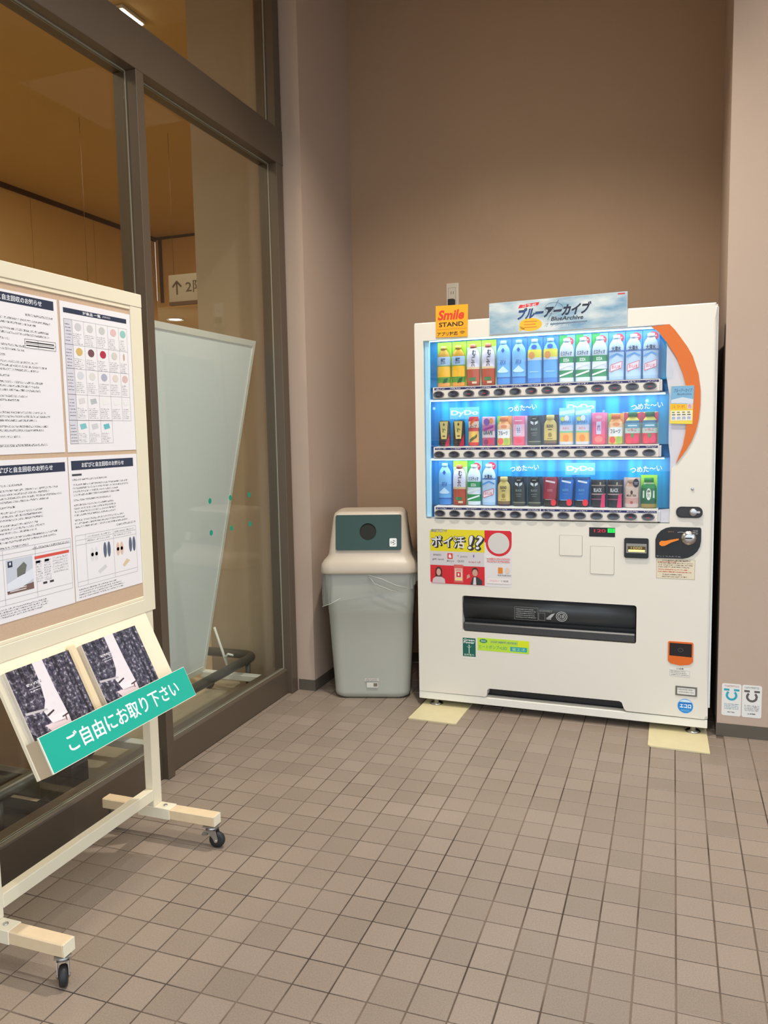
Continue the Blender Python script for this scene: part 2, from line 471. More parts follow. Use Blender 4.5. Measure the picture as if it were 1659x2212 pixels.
bm = BM(); box(bm, SX - 0.2, -1.40, -3.6, SY + 0.1, ST, ST + 0.1); struct(obj('ceiling_store', bm, M_storec))
bm = BM(); box(bm, -1.872, -1.395, 0.95, 1.10, 0, ST); struct(obj('wall_store_return', bm, M_storew))
bm = BM(); box(bm, SX - 0.2, -1.3, -3.7, -3.6, 0, ST); struct(obj('wall_store_near', bm, M_store))
bm = BM(); box(bm, -1.40, -1.3, 1.1, 8.9, 0, ST); struct(obj('wall_store_side', bm, M_storew))
bm = BM(); box(bm, -8.0, -7.9, SY + 0.1, 8.9, 0, 3.0); struct(obj('wall_store_end', bm, M_store))


def lamp(name, label, loc, r, estr, col=(255, 240, 220)):
    t = thing(name, label, 'lamp', loc)
    bm = BM(); lathe(bm, [(r + 0.012, 0), (r + 0.012, -0.006), (r, -0.006), (r, 0.03)], 24, cap=False)
    obj('trim_ring', bm, mat('lamp_trim', (220, 215, 205), 0.4), t)
    bm = BM(); lathe(bm, [(r, 0.004), (r * 0.5, -0.001), (0.001, -0.003)], 24, cap=False)
    obj('lens', bm, mat('lamp_lens_%d' % estr, (255, 250, 240), 0.4, emit=col, estr=estr), t)
    return t


for k, (x, y, e, a, c) in enumerate(DOWN):
    lamp('ceiling_downlight', 'round recessed ceiling downlight, %s' % ('in front of the niche', 'nearest the right wall', 'in the middle of the entrance', 'by the far side wall')[k], (x, y, CEIL - 0.002), 0.06, 12)
lamp('store_downlight', 'round glowing downlight in the low store ceiling below the hanging sign', LOWLAMP, 0.11, 14)
# glowing bar added in place of a lamp's reflection in the upper glass
t = thing('strip_lamp', 'short bright strip lamp on the store ceiling above the transom', 'lamp', STRIP)
o = bxo('housing', t, mat('lamp_trim'), -0.045, 0.045, -0.11, 0.11, -0.022, -0.001, bev=0.004)
o = bxo('lens', t, mat('strip_lens', (255, 250, 240), 0.4, emit=(255, 246, 228), estr=16), -0.032, 0.032, -0.095, 0.095, -0.03, -0.0225, bev=0.002)

# hanging sign
t = thing('hanging_sign', 'grey hanging store sign with an upward arrow and floor number', 'sign', (-3.30, 3.0, 2.46))
bxo('sign_panel', t, mat('sign_panel', (128, 116, 100), 0.6), -0.165, 0.30, 0, 0.03, 0.028, 0.25)
bxo('bottom_bar', t, M_trimd, -0.165, 0.30, -0.004, 0.034, 0, 0.028)
p = Print(FR((0, -0.0006, 0), (1, 0, 0), (0, 0, 1)))
dk = (52, 40, 28)
p.poly([(-0.093, 0.085), (-0.077, 0.085), (-0.077, 0.185), (-0.093, 0.185)], dk)
p.poly([(-0.085, 0.205), (-0.135, 0.155), (-0.122, 0.143), (-0.085, 0.182)], dk); p.poly([(-0.085, 0.205), (-0.085, 0.182), (-0.048, 0.143), (-0.035, 0.155)], dk)
p.up().text('2階', 0.0, 0.095, 0.19, 0.195, dk, bold=0.01)
p.build('lettering', t)
for x in (-0.12, 0.24):
    bm = BM(); tube(bm, [(x, 0.015, 0.25), (x, 0.015, ST - 2.46)], 0.0016, 6); obj('hanger', bm, M_trimd, t)
# a second small sign far left
t = thing('hanging_sign', 'small grey hanging sign on a wire, partly hidden by the notice board', 'sign', (-3.75, 2.45, 2.40))
bxo('sign_panel', t, mat('sign_panel2', (150, 130, 105), 0.6), -0.11, 0.11, 0, 0.02, 0.0, 0.13)
bm = BM(); tube(bm, [(-0.1, 0.01, 0.13), (-0.1, 0.01, CEIL - 2.40)], 0.0014, 6); obj('hanger', bm, M_trimd, t)

# reclining white sign board in the store
M_wb = mat('white_board', (240, 245, 241), 0.4, var=0.01); M_wbf = mat('board_frame', (232, 230, 218), 0.4)
M_rub = mat('black_rubber', (30, 30, 32), 0.55); M_chrome = mat('chrome', (200, 200, 200), 0.25, metal=1.0)
t = thing('sign_board', 'white reclining sign board on castor feet behind the glass', 'sign board', (-1.62, 0.25, 0))
toff = Matrix.Translation((-1.62, 0.25, 0)).inverted()
B0 = Vector((-1.791, 0, 0.093)); T0 = Vector((-1.412, 0, 1.826)); up = (T0 - B0).normalized(); LN = (T0 - B0).length
nr = Vector((up.z, 0, -up.x))


def bpt(a, b, h): return B0 + up * a + Vector((0, b, 0)) + nr * h


def slab(name, par, m, a0, a1, b0, b1, h0, h1, off):
    bm = BM(); vs = [bm.verts.new(bpt(a, b, h)) for a in (a0, a1) for b in (b0, b1) for h in (h0, h1)]
    for q in ((0, 1, 3, 2), (4, 6, 7, 5), (0, 4, 5, 1), (2, 3, 7, 6), (0, 2, 6, 4), (1, 5, 7, 3)): bm.faces.new([vs[i] for i in q])
    o = obj(name, bm, m, par); o.matrix_parent_inverse = off; return o


slab('panel', t, M_wb, 0.01, LN - 0.02, -0.27, 0.73, -0.012, -0.004, toff)
slab('frame_rail', t, M_wbf, LN - 0.028, LN, -0.29, 0.75, -0.018, 0.0, toff)
slab('frame_rail', t, M_wbf, 0.0, 0.03, -0.29, 0.75, -0.018, 0.0, toff)
slab('frame_stile', t, M_wbf, 0.03, LN - 0.028, 0.73, 0.75, -0.018, 0.0, toff)
slab('frame_stile', t, M_wbf, 0.03, LN - 0.028, -0.29, -0.27, -0.018, 0.0, toff)
for y in (0.745, -0.20):
    o = bxo('foot', t, M_wbf, -1.80, -1.405, y - 0.022, y + 0.022, 0.066, 0.098, bev=0.003); o.matrix_parent_inverse = toff
    bm = BM(); tube(bm, [(-1.732, y + 0.02, 0.335), (-1.643, y + 0.012, 0.098)], 0.007, 8); o = obj('brace', bm, M_wbf, t); o.matrix_parent_inverse = toff
    bm = BM(); tube(bm, [(-1.668, y + 0.01, 0.175), (-1.64, y + 0.0, 0.20), (-1.61, y, 0.195)], 0.006, 6); o = obj('knob', bm, M_wbf, t); o.matrix_parent_inverse = toff
    for x in (-1.765, -1.435):
        bm = BM(); lathe(bm, [(0.006, -0.013), (0.028, -0.011), (0.032, 0), (0.028, 0.011), (0.006, 0.013)], 18, axis='y')
        for v in bm.verts: v.co += Vector((x, y, 0.032))
        box(bm, x - 0.012, x + 0.012, y - 0.018, y - 0.014, 0.03, 0.066); box(bm, x - 0.012, x + 0.012, y + 0.014, y + 0.018, 0.03, 0.066)
        o = obj('caster', bm, M_rub, t); o.matrix_parent_inverse = toff

# low guard rail pipe
M_pipe = mat('rail_pipe', (84, 81, 73), 0.38, metal=0.4, var=0.05)
t = thing('guard_rail', 'low grey pipe guard rail running along the inside of the glass', 'rail', (-1.555, 0.0, 0)); roff = Matrix.Translation((-1.555, 0, 0)).inverted()
path = [(-1.555, -2.6, 0.162), (-1.555, 0.82, 0.162)] + [(-1.555 - 0.06 * (1 - math.cos(a)), 0.82 + 0.06 * math.sin(a), 0.162) for a in (0.3, 0.6, 0.9, 1.2, PI / 2)] + [(-2.6, 0.88, 0.162)]
bm = BM(); tube(bm, path, 0.024, 14); o = obj('pipe', bm, M_pipe, t); o.matrix_parent_inverse = roff
for y in (0.80, -0.88, -2.4):
    bm = BM(); tube(bm, [(-1.555, y, 0), (-1.555, y, 0.145)], 0.014, 10); lathe(bm, [(0.03, 0), (0.03, 0.006), (0.016, 0.010)], 14, cx=-1.555, cy=y, cap=False)
    o = obj('post', bm, M_pipe, t); o.matrix_parent_inverse = roff

for y in (-0.53, -1.6):
    o = bxo('bracket', t, M_rub, -1.595, -1.515, y - 0.045, y + 0.045, 0.013 if y < -0.6 else 0.013, 0.139, bev=0.006); o.matrix_parent_inverse = roff
# dark floor mat and low cabinet in the store, lower left
bm = BM(); prism(bm, [(-2.9, -2.9), (-1.42, -2.9), (-1.42, -0.46), (-1.64, -0.46), (-1.64, -0.63), (-2.9, -0.63)], 0.0002, 0.012, lambda x, y, h: (x, y, h))
tag(obj('floor_mat', bm, mat('black_mat', (16, 17, 18), 0.85, var=0.1)), 'black floor mat inside the store under the guard rail', 'mat')
t = thing('store_cabinet', 'low brown store cabinet with a silver edge on a black base', 'cabinet', (-2.15, -0.46, 0))
bxo('base', t, mat('black_base', (20, 20, 22), 0.6), -0.45, 0.49, -0.13, 0.11, 0, 0.10)
bxo('edge_strip', t, mat('silver_edge', (170, 168, 160), 0.35, metal=0.6), -0.46, 0.50, -0.15, 0.12, 0.10, 0.122)
bxo('body', t, mat('brown_board', (132, 104, 72), 0.5, var=0.15, scale=12), -0.46, 0.50, -0.148, 0.12, 0.122, 0.62)

# ------------------------------------------------------------------ wall outlet above the machine
t = thing('wall_outlet', 'white wall outlet with a black plug on the back wall above the yellow sign', 'outlet', (-0.598, 1.53, 2.10))
bxo('plate', t, mat('outlet_plate', (205, 192, 172), 0.5), -0.036, 0.036, -0.006, 0, -0.075, 0.075, bev=0.002)
p = Print(FR((0, -0.0064, 0), (1, 0, 0), (0, 0, 1)))
p.frame(-0.024, -0.05, 0.018, 0.05, 0.002, (150, 138, 120)); p.rect(-0.010, 0.014, -0.007, 0.03, (90, 80, 70)); p.rect(0.003, 0.014, 0.006, 0.03, (90, 80, 70)); p.rect(0.028, -0.07, 0.0295, 0.07, (235, 228, 215))
p.build('socket', t)
bm = BM(); box(bm, -0.02, 0.016, -0.04, -0.006, -0.055, -0.014, bev=0.006, seg=2); obj('plug', bm, M_rub, t)
bm = BM(); tube(bm, [(-0.002, -0.03, -0.05), (-0.004, -0.034, -0.10), (-0.02, -0.03, -0.25), (-0.03, -0.02, -0.6), (-0.02, -0.02, -1.6)], 0.005, 8); obj('power_cord', bm, M_rub, t)

# ------------------------------------------------------------------ two stickers on the right wall
def wall_sticker(x0, col, name, label, cross):
    t = thing('wall_sticker', label, 'sticker', (x0, 0.8338, 0.095), group='stickers low on the right wall')
    bm = BM(); prism(bm, rrect(0, 0, 0.078, 0.144, 0.008), 0, 0.0006, lambda x, y, h: (x, -h, y)); obj('sheet', bm, mat('sticker_paper', (224, 222, 218), 0.45), t)
    p = Print(FR((0, -0.0009, 0), (1, 0, 0), (0, 0, 1)))
    p.ring(0.039, 0.092, 0.0235, 0.0095, col, 24, -PI * 1.28, PI * 0.28); p.rect(0.008, 0.112, 0.030, 0.121, col); p.rect(0.048, 0.112, 0.070, 0.121, col)
    if cross:
        p.up(); p.poly([(0.058, 0.072), (0.061, 0.075), (0.072, 0.063), (0.069, 0.060)], (230, 228, 224)); p.poly([(0.06, 0.088), (0.063, 0.091), (0.07, 0.083), (0.067, 0.08)], (230, 228, 224))
    p.rows(0.010, 0.128, 0.068, 0.138, 2, micro((224, 222, 218), (190, 120, 120) if not cross else (130, 128, 126), 0.003, 0.5)); p.rows(0.010, 0.028, 0.068, 0.056, 4, micro((224, 222, 218), (120, 150, 160) if not cross else (130, 128, 128), 0.003, 0.5)); p.rect(0.024, 0.014, 0.054, 0.019, micro((224, 222, 218), (90, 90, 90), 0.003, 0.55))
    p.build('print', t)


wall_sticker(0.787, (40, 160, 180), 'teal', 'white wall sticker with a teal horseshoe emblem beside the machine', False)
wall_sticker(0.868, (92, 84, 82), 'grey', 'white wall sticker with a grey crossed horseshoe emblem', True)

# ------------------------------------------------------------------ the notice board on castors
M_cream = mat('cream_paint', (232, 222, 196), 0.5, var=0.02, scale=14)
M_cream2 = mat('cream_lacquer', (240, 226, 198), 0.45, var=0.015, scale=9)
M_wood = mat('bare_wood', (222, 198, 162), 0.55, var=0.08, scale=26)
M_tan = mat('tan_board', (196, 176, 146), 0.6, var=0.03)
M_cork = mat('cork', (202, 172, 144), 0.85, var=0.10, scale=240, bump=0.3, bscale=400)
NB = Vector((-1.07, -1.025, 0))
board = thing('notice_board', 'cream wooden notice board on castors with a sloping leaflet tray', 'notice board', NB)
noff = Matrix.Translation(NB).inverted()


def nb(o, parent_off=noff): o.matrix_parent_inverse = parent_off; return o


def nbox(name, m, *a, bev=0.0015): return nb(bxo(name, board, m, *a, bev=bev))


YL, YR = -1.400, -0.648
nbox('post', M_cream, -1.090, -1.058, -0.706, -0.661, 0.114, 0.79, bev=0.002)
nbox('post', M_cream, -1.090, -1.058, -1.395, -1.348, 0.114, 0.79, bev=0.002)
nbox('frame_stile', M_cream, -1.090, -1.056, -0.706, YR, 0.782, 1.772)
nbox('frame_stile', M_cream, -1.090, -1.056, YL, -1.345, 0.782, 1.772)
nbox('frame_rail', M_cream, -1.090, -1.055, YL, YR, 1.772, 1.814)
nbox('frame_rail', M_cream, -1.090, -1.056, -1.345, -0.706, 0.782, 0.826)
nbox('inner_moulding', M_cream2, -1.085, -1.0575, -1.345, -0.706, 1.760, 1.772)
nbox('inner_moulding', M_cream2, -1.085, -1.0575, -1.345, -0.706, 0.826, 0.837)
nbox('cork_panel', M_cork, -1.082, -1.0606, -1.3448, -0.7062, 0.8372, 1.7598, bev=0)
nbox('crossbar', M_cream, -1.088, -1.058, -1.348, -0.706, 0.136, 0.175, bev=0.002)
for yc in (-0.685, -1.373):
    nbox('foot', M_wood, -1.275, -0.8275, yc - 0.021, yc + 0.021, 0.077, 0.113, bev=0.003)
    nbox('foot_end', M_cream, -0.8275, -0.8255, yc - 0.020, yc + 0.020, 0.078, 0.112, bev=0.0005)
    bm = BM(); box(bm, -1.125, -0.998, yc - 0.0225, yc + 0.0225, 0.0765, 0.1145, bev=0.0015); nb(obj('bracket', bm, M_cream, board))
    bm = BM(); lathe(bm, [(0.007, 0.1145), (0.007, 0.117), (0.003, 0.118)], 10, cx=-1.028, cy=yc); nb(obj('bolt', bm, M_chrome, board))


def caster(x, y, rz, brake):
    e = bpy.data.objects.new('caster', None); COL.objects.link(e); e.parent = board; e.matrix_parent_inverse = noff
    e.location = (x, y, 0); e.rotation_euler = (0, 0, rz)
    bm = BM(); lathe(bm, [(0.008, -0.011), (0.018, -0.0105), (0.024, -0.009), (0.0265, -0.004), (0.0265, 0.004), (0.024, 0.009), (0.018, 0.0105), (0.008, 0.011)], 24, cx=0.018, cy=0.0265, axis='y')
    obj('wheel', bm, M_rub, e)
    bm = BM(); box(bm, -0.024, 0.024, -0.02, 0.02, 0.0735, 0.0765); lathe(bm, [(0.018, 0.062), (0.020, 0.066), (0.014, 0.0735)], 16)
    for s in (-1, 1):
        prism(bm, [(-0.016, 0.063), (0.018, 0.063), (0.026, 0.03), (0.022, 0.021), (0.014, 0.021), (0.008, 0.034)], s * 0.0125, s * 0.0145, lambda a, b, h: (a, h, b))
    box(bm, -0.016, 0.018, -0.0145, 0.0145, 0.061, 0.063)
    obj('fork', bm, mat('zinc_plate', (168, 168, 166), 0.32, metal=0.9), e)
    bm = BM(); lathe(bm, [(0.004, -0.017), (0.004, 0.017)], 10, cx=0.018, cy=0.0265, axis='y'); obj('axle', bm, M_chrome, e)
    if brake:
        bm = BM(); box(bm, -0.034, -0.012, -0.010, 0.010, 0.040, 0.046, bev=0.002); obj('brake_pedal', bm, mat('zinc_plate'), e)


caster(-0.848, -0.687, math.radians(10), True)
caster(-0.848, -1.372, math.radians(-52), False)
caster(-1.235, -0.687, math.radians(160), False)
caster(-1.235, -1.372, math.radians(160), False)

# sloping leaflet tray (a part of the board): plane from A (top, at the rail) to B (bottom)
TA = Vector((-1.059, 0, 0.783)); TB = Vector((-0.920, 0, 0.498)); dn = (TB - TA).normalized(); tn = Vector((-dn.z, 0, dn.x)); TL = (TB - TA).length
if tn.x < 0: tn = -tn


def tp(a, y, h): return TA + dn * a + Vector((0, y, 0)) + tn * h


def tslab(name, m, a0, a1, y0, y1, h0, h1, par=None, bev=0.0):
    bm = BM(); vs = [bm.verts.new(tp(a, y, h)) for a in (a0, a1) for y in (y0, y1) for h in (h0, h1)]
    for q in ((0, 1, 3, 2), (4, 6, 7, 5), (0, 4, 5, 1), (2, 3, 7, 6), (0, 2, 6, 4), (1, 5, 7, 3)): bm.faces.new([vs[i] for i in q])
    if bev: bmesh.ops.bevel(bm, geom=list(bm.edges), offset=bev, segments=1, affect='EDGES')
    o = obj(name, bm, m, par if par is not None else board)
    return nb(o) if par is None else o


tslab('tray_back', M_cream2, 0.0, TL, -1.337, -0.702, -0.012, 0.0, bev=0.001)
tslab('tray_lip', M_tan, 0.222, TL, -1.335, -0.704, 0.041, 0.046)
tslab('tray_end', M_tan, 0.222, TL, -1.335, -1.330, 0.0005, 0.041)
tslab('tray_end', M_tan, 0.222, TL, -0.709, -0.704, 0.0005, 0.041)
tslab('tray_bottom', M_tan, TL - 0.006, TL, -1.330, -0.709, 0.0005, 0.041)
# strip sign on the lip
SL, SR = -1.338, -0.703
tslab('sign_strip', mat('sign_edge', (236, 232, 214), 0.5), 0.2165, 0.3165, SL, SR, 0.0465, 0.0505)
M_green = mat('teal_sheet', (14, 168, 146), 0.45)
p = Print(FR(tp(0.3165, 0, 0.0507), (0, 1, 0), -dn))
p.rect(SL + 0.003, 0.0015, SR - 0.001, 0.0985, M_green)
for dx, dz in ((-0.0009, 0), (0.0009, 0), (0, 0.0007), (0, -0.0007)): p.up(0.5).text('ご自由にお取り下さい', -1.258 + dx, 0.027 + dz, -0.771 + dx, 0.076 + dz, (240, 244, 240), res=6)
nb(p.build('sign_lettering', board))

# leaflets in the tray: two piles of the same brochure
M_paper_edge = mat('paper_edge', (226, 214, 196), 0.7, var=0.08, scale=300)
M_cur = None


def curtain_material():
    m = bpy.data.materials.new('printed_curtain'); m.use_nodes = True; nt = m.node_tree; b = nt.nodes['Principled BSDF']; N = nt.nodes.new; L = nt.links.new
    b.inputs['Roughness'].default_value = 0.35
    tc = N('ShaderNodeTexCoord'); mp = N('ShaderNodeMapping'); mp.inputs['Scale'].default_value = (1, 1, 1); L(tc.outputs['Object'], mp.inputs[0])
    n = N('ShaderNodeTexNoise'); n.inputs['Scale'].default_value = 85; n.inputs['Detail'].default_value = 4; n.inputs['Roughness'].default_value = 0.65; L(mp.outputs[0], n.inputs['Vector'])
    r = N('ShaderNodeValToRGB'); r.color_ramp.elements[0].position = 0.40; r.color_ramp.elements[0].color = lin((40, 38, 52)); r.color_ramp.elements[1].position = 0.72; r.color_ramp.elements[1].color = lin((196, 190, 196))
    e = r.color_ramp.elements.new(0.55); e.color = lin((84, 78, 92)); L(n.outputs['Fac'], r.inputs[0])
    st = N('ShaderNodeMapping'); st.inputs['Scale'].default_value = (95, 5, 1); L(tc.outputs['Object'], st.inputs[0])
    n2 = N('ShaderNodeTexNoise'); n2.inputs['Scale'].default_value = 1; n2.inputs['Detail'].default_value = 2; L(st.outputs[0], n2.inputs['Vector'])
    m2 = N('ShaderNodeMapRange'); m2.inputs[1].default_value = 0.35; m2.inputs[2].default_value = 0.65; m2.inputs[3].default_value = 0.30; m2.inputs[4].default_value = 1.7; L(n2.outputs['Fac'], m2.inputs[0])
    vs = N('ShaderNodeVectorMath'); vs.operation = 'SCALE'; L(r.outputs[0], vs.inputs[0]); L(m2.outputs[0], vs.inputs['Scale']); L(vs.outputs[0], b.inputs['Base Color'])
    return m


M_curt = curtain_material()
M_sheer = mat('printed_sheer', (226, 216, 218), 0.35, var=0.05, scale=60)


def leaflets(y0, y1, label):
    w, h, thk = y1 - y0, 0.275, 0.022
    o0 = tp(0.032, y0, 0.0004) + dn * h
    t = bpy.data.objects.new('leaflet_pile', None); COL.objects.link(t); t.matrix_world = FR(o0, (0, 1, 0), -dn)
    tag(t, label, 'leaflets', 'curtain brochures in the leaflet tray')
    random.seed(3)
    for k in range(6):
        j = random.uniform(-0.0015, 0.0015)
        bm = BM(); box(bm, j, w + j, j, h + j, thk * k / 6 + 0.0001, thk * (k + 1) / 6 - 0.0003)
        obj('brochure', bm, M_paper_edge, t)
    p = Print(Matrix.Translation((0, 0, thk + 0.0003)))
    I = lambda a, b: (a * w, (1 - b) * h)
    def q(pts, m): p.poly([I(*x) for x in pts], m)
    q([(0, 0), (1, 0), (1, 1), (0, 1)], M_sheer); p.up()
    q([(0, 0), (.40, 0), (.395, .2), (.36, .38), (.28, .48), (.34, .60), (.36, 1), (0, 1)], M_curt)
    q([(.56, 0), (1, 0), (1, 1), (.58, 1), (.60, .6), (.57, .3)], M_curt); p.up()
    q([(.03, .42), (.34, .455), (.345, .475), (.03, .445)], (190, 182, 184)); q([(.30, .53), (.56, .56), (.53, .63), (.34, .62)], (232, 222, 224)); q([(.22, .60), (.6, .62), (.56, .70), (.30, .70)], (226, 206, 208))
    q([(.3, .515), (.42, .49), (.43, .505), (.31, .535)], (60, 50, 56)); q([(.5, .585), (.60, .575), (.6, .59), (.5, .6)], (70, 50, 56)); q([(.54, .585), (.56, .585), (.55, .64), (.535, .64)], (120, 70, 76))
    p.up(); p.rect(.20 * w, h * 0.80, .42 * w, h * 0.825, micro((60, 56, 68), (226, 220, 224), 0.004, 0.5)); p.rect(.21 * w, h * .765, .40 * w, h * .772, (190, 184, 190)); p.rect(.22 * w, h * .74, .38 * w, h * .75, micro((60, 56, 68), (226, 220, 224), 0.004, 0.5))
    p.build('cover', t); return t


leaflets(-1.325, -1.098, 'pile of curtain brochures at the near end of the leaflet tray')
leaflets(-1.045, -0.803, 'pile of curtain brochures at the far end of the leaflet tray')
tslab('tray_divider', mat('divider_roll', (226, 204, 166), 0.45), 0.02, 0.225, -1.086, -1.056, 0.0003, 0.016, bev=0.005)

# ------------------------------------------------------------------ the four notices
PAP = (238, 233, 234)
M_sheet = mat('notice_paper', PAP, 0.55)
HEADC = (44, 52, 74)
SP = micro(PAP, (70, 70, 76), 0.0026, 0.46); SPL = micro(PAP, (130, 130, 136), 0.0026, 0.45)
RULE = (176, 176, 180)


def sheet(y0, z0, y1, z1, label):
    y0, y1 = (-2.848 + (v + 2.848) * 0.9951 for v in (y0, y1)); z0, z1 = (1.3575 + (v - 1.3575) * 0.9951 for v in (z0, z1)); y1 = min(y1, -0.7068)
    t = bpy.data.objects.new('notice_sheet', None); COL.objects.link(t); t.matrix_world = FR((-1.0602, y0, z0), (0, 1, 0), (0, 0, 1))
    tag(t, label, 'notice', 'recall notices pinned to the cork')
    bm = BM(); box(bm, 0, y1 - y0, 0, z1 - z0, 0, 0.0008); obj('paper', bm, M_sheet, t)
    # curled lower corner
    return t, Print(Matrix.Translation((0, 0, 0.0010))), y1 - y0, z1 - z0


def grid(p, xs, ys):
    for x in xs: p.rect(x - 0.0006, min(ys), x + 0.0006, max(ys), RULE)
    for y in ys: p.rect(min(xs), y - 0.0006, max(xs), y + 0.0006, RULE)


TITLE = 'お詫びと自主回収のお知らせ'
# upper left
t, p, w, h = sheet(-1.326, 1.318, -1.016, 1.745, 'upper left notice sheet, text only under a navy heading')
p.rect(0.014, h - 0.032, w - 0.014, h - 0.007, HEADC); p.rect(w - 0.12, h - 0.058, w - 0.02, h - 0.052, SP)
y = h - 0.066
for n, a in ((2, .95), (2, .98), (1, .55), (2, .75), (1, .4), (3, .9), (1, .5), (3, .92), (2, .6), (1, .3), (3, .88), (2, .95), (1, .6)):
    p.rows(0.014, y - n * 0.0105, 0.014 + (w - 0.03) * a, y, n, SP, 0.5, 0.25); y -= n * 0.0105 + 0.0055
p.up(); p.rect(0.018, 0.020, w * .78, 0.026, SP); p.rect(w - 0.128, h - 0.145, w - 0.012, h - 0.118, PAP); grid(p, [w - 0.127, w - 0.08, w - 0.014], [h - 0.143, h - 0.131, h - 0.12])
p.rows(w - 0.123, h - 0.141, w - 0.02, h - 0.122, 2, SPL, 0.3)
p.up().text(TITLE, 0.05, h - 0.027, w - 0.058, h - 0.012, (236, 236, 240), bold=0.02)
p.build('print', t)
# upper right: table of plates
t, p, w, h = sheet(-1.006, 1.317, -0.696, 1.746, 'upper right notice sheet with a table of coloured round plates')
p.rect(0.013, h - 0.031, w - 0.018, h - 0.017, HEADC)
xs = [0.013, 0.046, 0.094, 0.146, 0.199, 0.250, w - 0.018]; ys = [h - 0.048, h - 0.119, h - 0.187, h - 0.261, h - 0.335]
grid(p, xs, ys); grid(p, xs[:5], [ys[-1], 0.024]); p.rect(xs[0], 0.024, xs[1], ys[0], (216, 212, 220))
rows = [[(206, 204, 206), (204, 202, 200), (198, 200, 196), (226, 190, 186), (150, 200, 190)], [(214, 180, 108), (120, 80, 84), (180, 50, 66), (212, 206, 196), (190, 170, 140)],
        [(214, 214, 218), (222, 216, 212), (176, 178, 192), (224, 212, 204), (216, 188, 182)], [(220, 214, 214), (186, 188, 192), (236, 234, 230), (236, 234, 230), (234, 232, 230)], [(126, 196, 198), (206, 206, 208), (104, 186, 196)]]
p.up()
for r_, row in enumerate(rows):
    yt = ys[r_] if r_ < 5 else 0
    for c_, col in enumerate(row):
        cx = (xs[c_ + 1] + xs[c_ + 2]) / 2
        if r_ < 3: p.ell(cx, yt - 0.018, 0.014 if not (r_ == 1 and c_ == 4) else 0.004, 0.0115, col, 14)
        else: p.poly([(cx - .015, yt - .012), (cx + .010, yt - .008), (cx + .015, yt - .022), (cx - .010, yt - .027)], col)
        p.rows(xs[c_ + 1] + .003, yt - 0.069 if r_ < 4 else 0.027, xs[c_ + 2] - .006, yt - 0.036, 6, SPL, 0.42, 0.4)
    p.rows(xs[0] + .003, yt - 0.065 if r_ < 4 else 0.028, xs[1] - .003, yt - 0.010, 6, micro((216, 212, 220), (90, 90, 100), 0.003, 0.5), 0.3, 0.3)
p.text('対象品 一覧', 0.092, h - 0.0285, 0.17, h - 0.0192, (236, 236, 240), bold=0.02); p.text('(対象商品)', 0.178, h - 0.027, 0.214, h - 0.0205, (220, 220, 226))
p.build('print', t)
# lower left
t, p, w, h = sheet(-1.322, 0.879, -1.011, 1.304, 'lower left notice sheet with a bedding photo and a red bar')
p.rect(0.012, h - 0.040, w - 0.010, h - 0.014, HEADC)
y = h - 0.062
for n, a in ((1, .5), (4, .96), (1, .4), (3, .85), (3, .7), (2, .9), (1, .55)):
    p.rows(0.014, y - n * 0.0098, 0.014 + (w - 0.03) * a, y, n, SP, 0.5, 0.22); y -= n * 0.0098 + 0.004
p.rect(w - 0.15, y - 0.008, w - 0.012, y - 0.002, SP); grid(p, [0.008, 0.056, 0.168, w - 0.006], [0.19, 0.178, 0.165, 0.06, 0.045])
p.up(); p.rect(0.064, 0.072, 0.156, 0.162, (200, 204, 214)); p.rect(0.164, 0.150, w - 0.014, 0.158, (216, 84, 70)); p.rows(0.166, 0.085, 0.19, 0.145, 9, SPL); p.rows(0.197, 0.085, 0.222, 0.145, 9, SPL); p.rows(0.23, 0.10, w - 0.02, 0.147, 6, SPL)
p.rect(0.168, 0.138, 0.184, 0.145, (60, 60, 66)); p.rect(0.2, 0.138, 0.216, 0.145, (60, 60, 66)); p.rect(0.19, 0.077, 0.205, 0.083, (60, 60, 66)); p.rect(0.215, 0.077, 0.23, 0.083, (60, 60, 66))
p.rows(0.016, 0.012, w * .75, 0.038, 4, SP, 0.5, 0.3)
p.up(); p.poly([(0.064, 0.10), (0.156, 0.128), (0.156, 0.10), (0.12, 0.085), (0.064, 0.078)], (226, 228, 236)); p.poly([(0.10, 0.135), (0.125, 0.15), (0.135, 0.14), (0.128, 0.118), (0.1, 0.112)], (110, 112, 104)); p.poly([(0.064, 0.072), (0.156, 0.072), (0.156, 0.09), (0.13, 0.088), (0.1, 0.08), (0.064, 0.08)], (120, 92, 84)); p.rect(0.07, 0.142, 0.086, 0.158, (44, 50, 76))
p.up(); p.rows(0.072, 0.075, 0.13, 0.086, 2, (226, 220, 218), 0.4, 0.4); p.rect(0.075, 0.148, 0.081, 0.155, (220, 220, 226))
p.text(TITLE, 0.046, h - 0.034, w - 0.058, h - 0.019, (236, 236, 240), bold=0.02)
p.build('print', t)
# lower right
t, p, w, h = sheet(-1.007, 0.880, -0.694, 1.304, 'lower right notice sheet with pictures of slippers and insoles')
p.rect(0.011, h - 0.039, w - 0.019, h - 0.012, HEADC)
p.rect(0.012, h - 0.056, 0.052, h - 0.050, (70, 70, 76)); y = h - 0.062
for n, a in ((1, .55), (4, .9), (1, .6), (4, .7), (3, .92)):
    p.rows(0.013, y - n * 0.0098, 0.013 + (w - 0.03) * a, y, n, SP, 0.5, 0.22); y -= n * 0.0098 + 0.005
p.rect(w - 0.115, y - 0.006, w - 0.02, y, SP)
grid(p, [0.011, 0.054, 0.177, w - 0.022], [0.192, 0.178, 0.164, 0.055, 0.042]); p.rows(0.06, 0.166, 0.17, 0.190, 2, SPL, 0.4, 0.3); p.rows(0.182, 0.166, 0.28, 0.190, 2, SPL, 0.4, 0.3); p.rows(0.014, 0.006, w * .72, 0.036, 4, SP, 0.5, 0.25)
p.up()
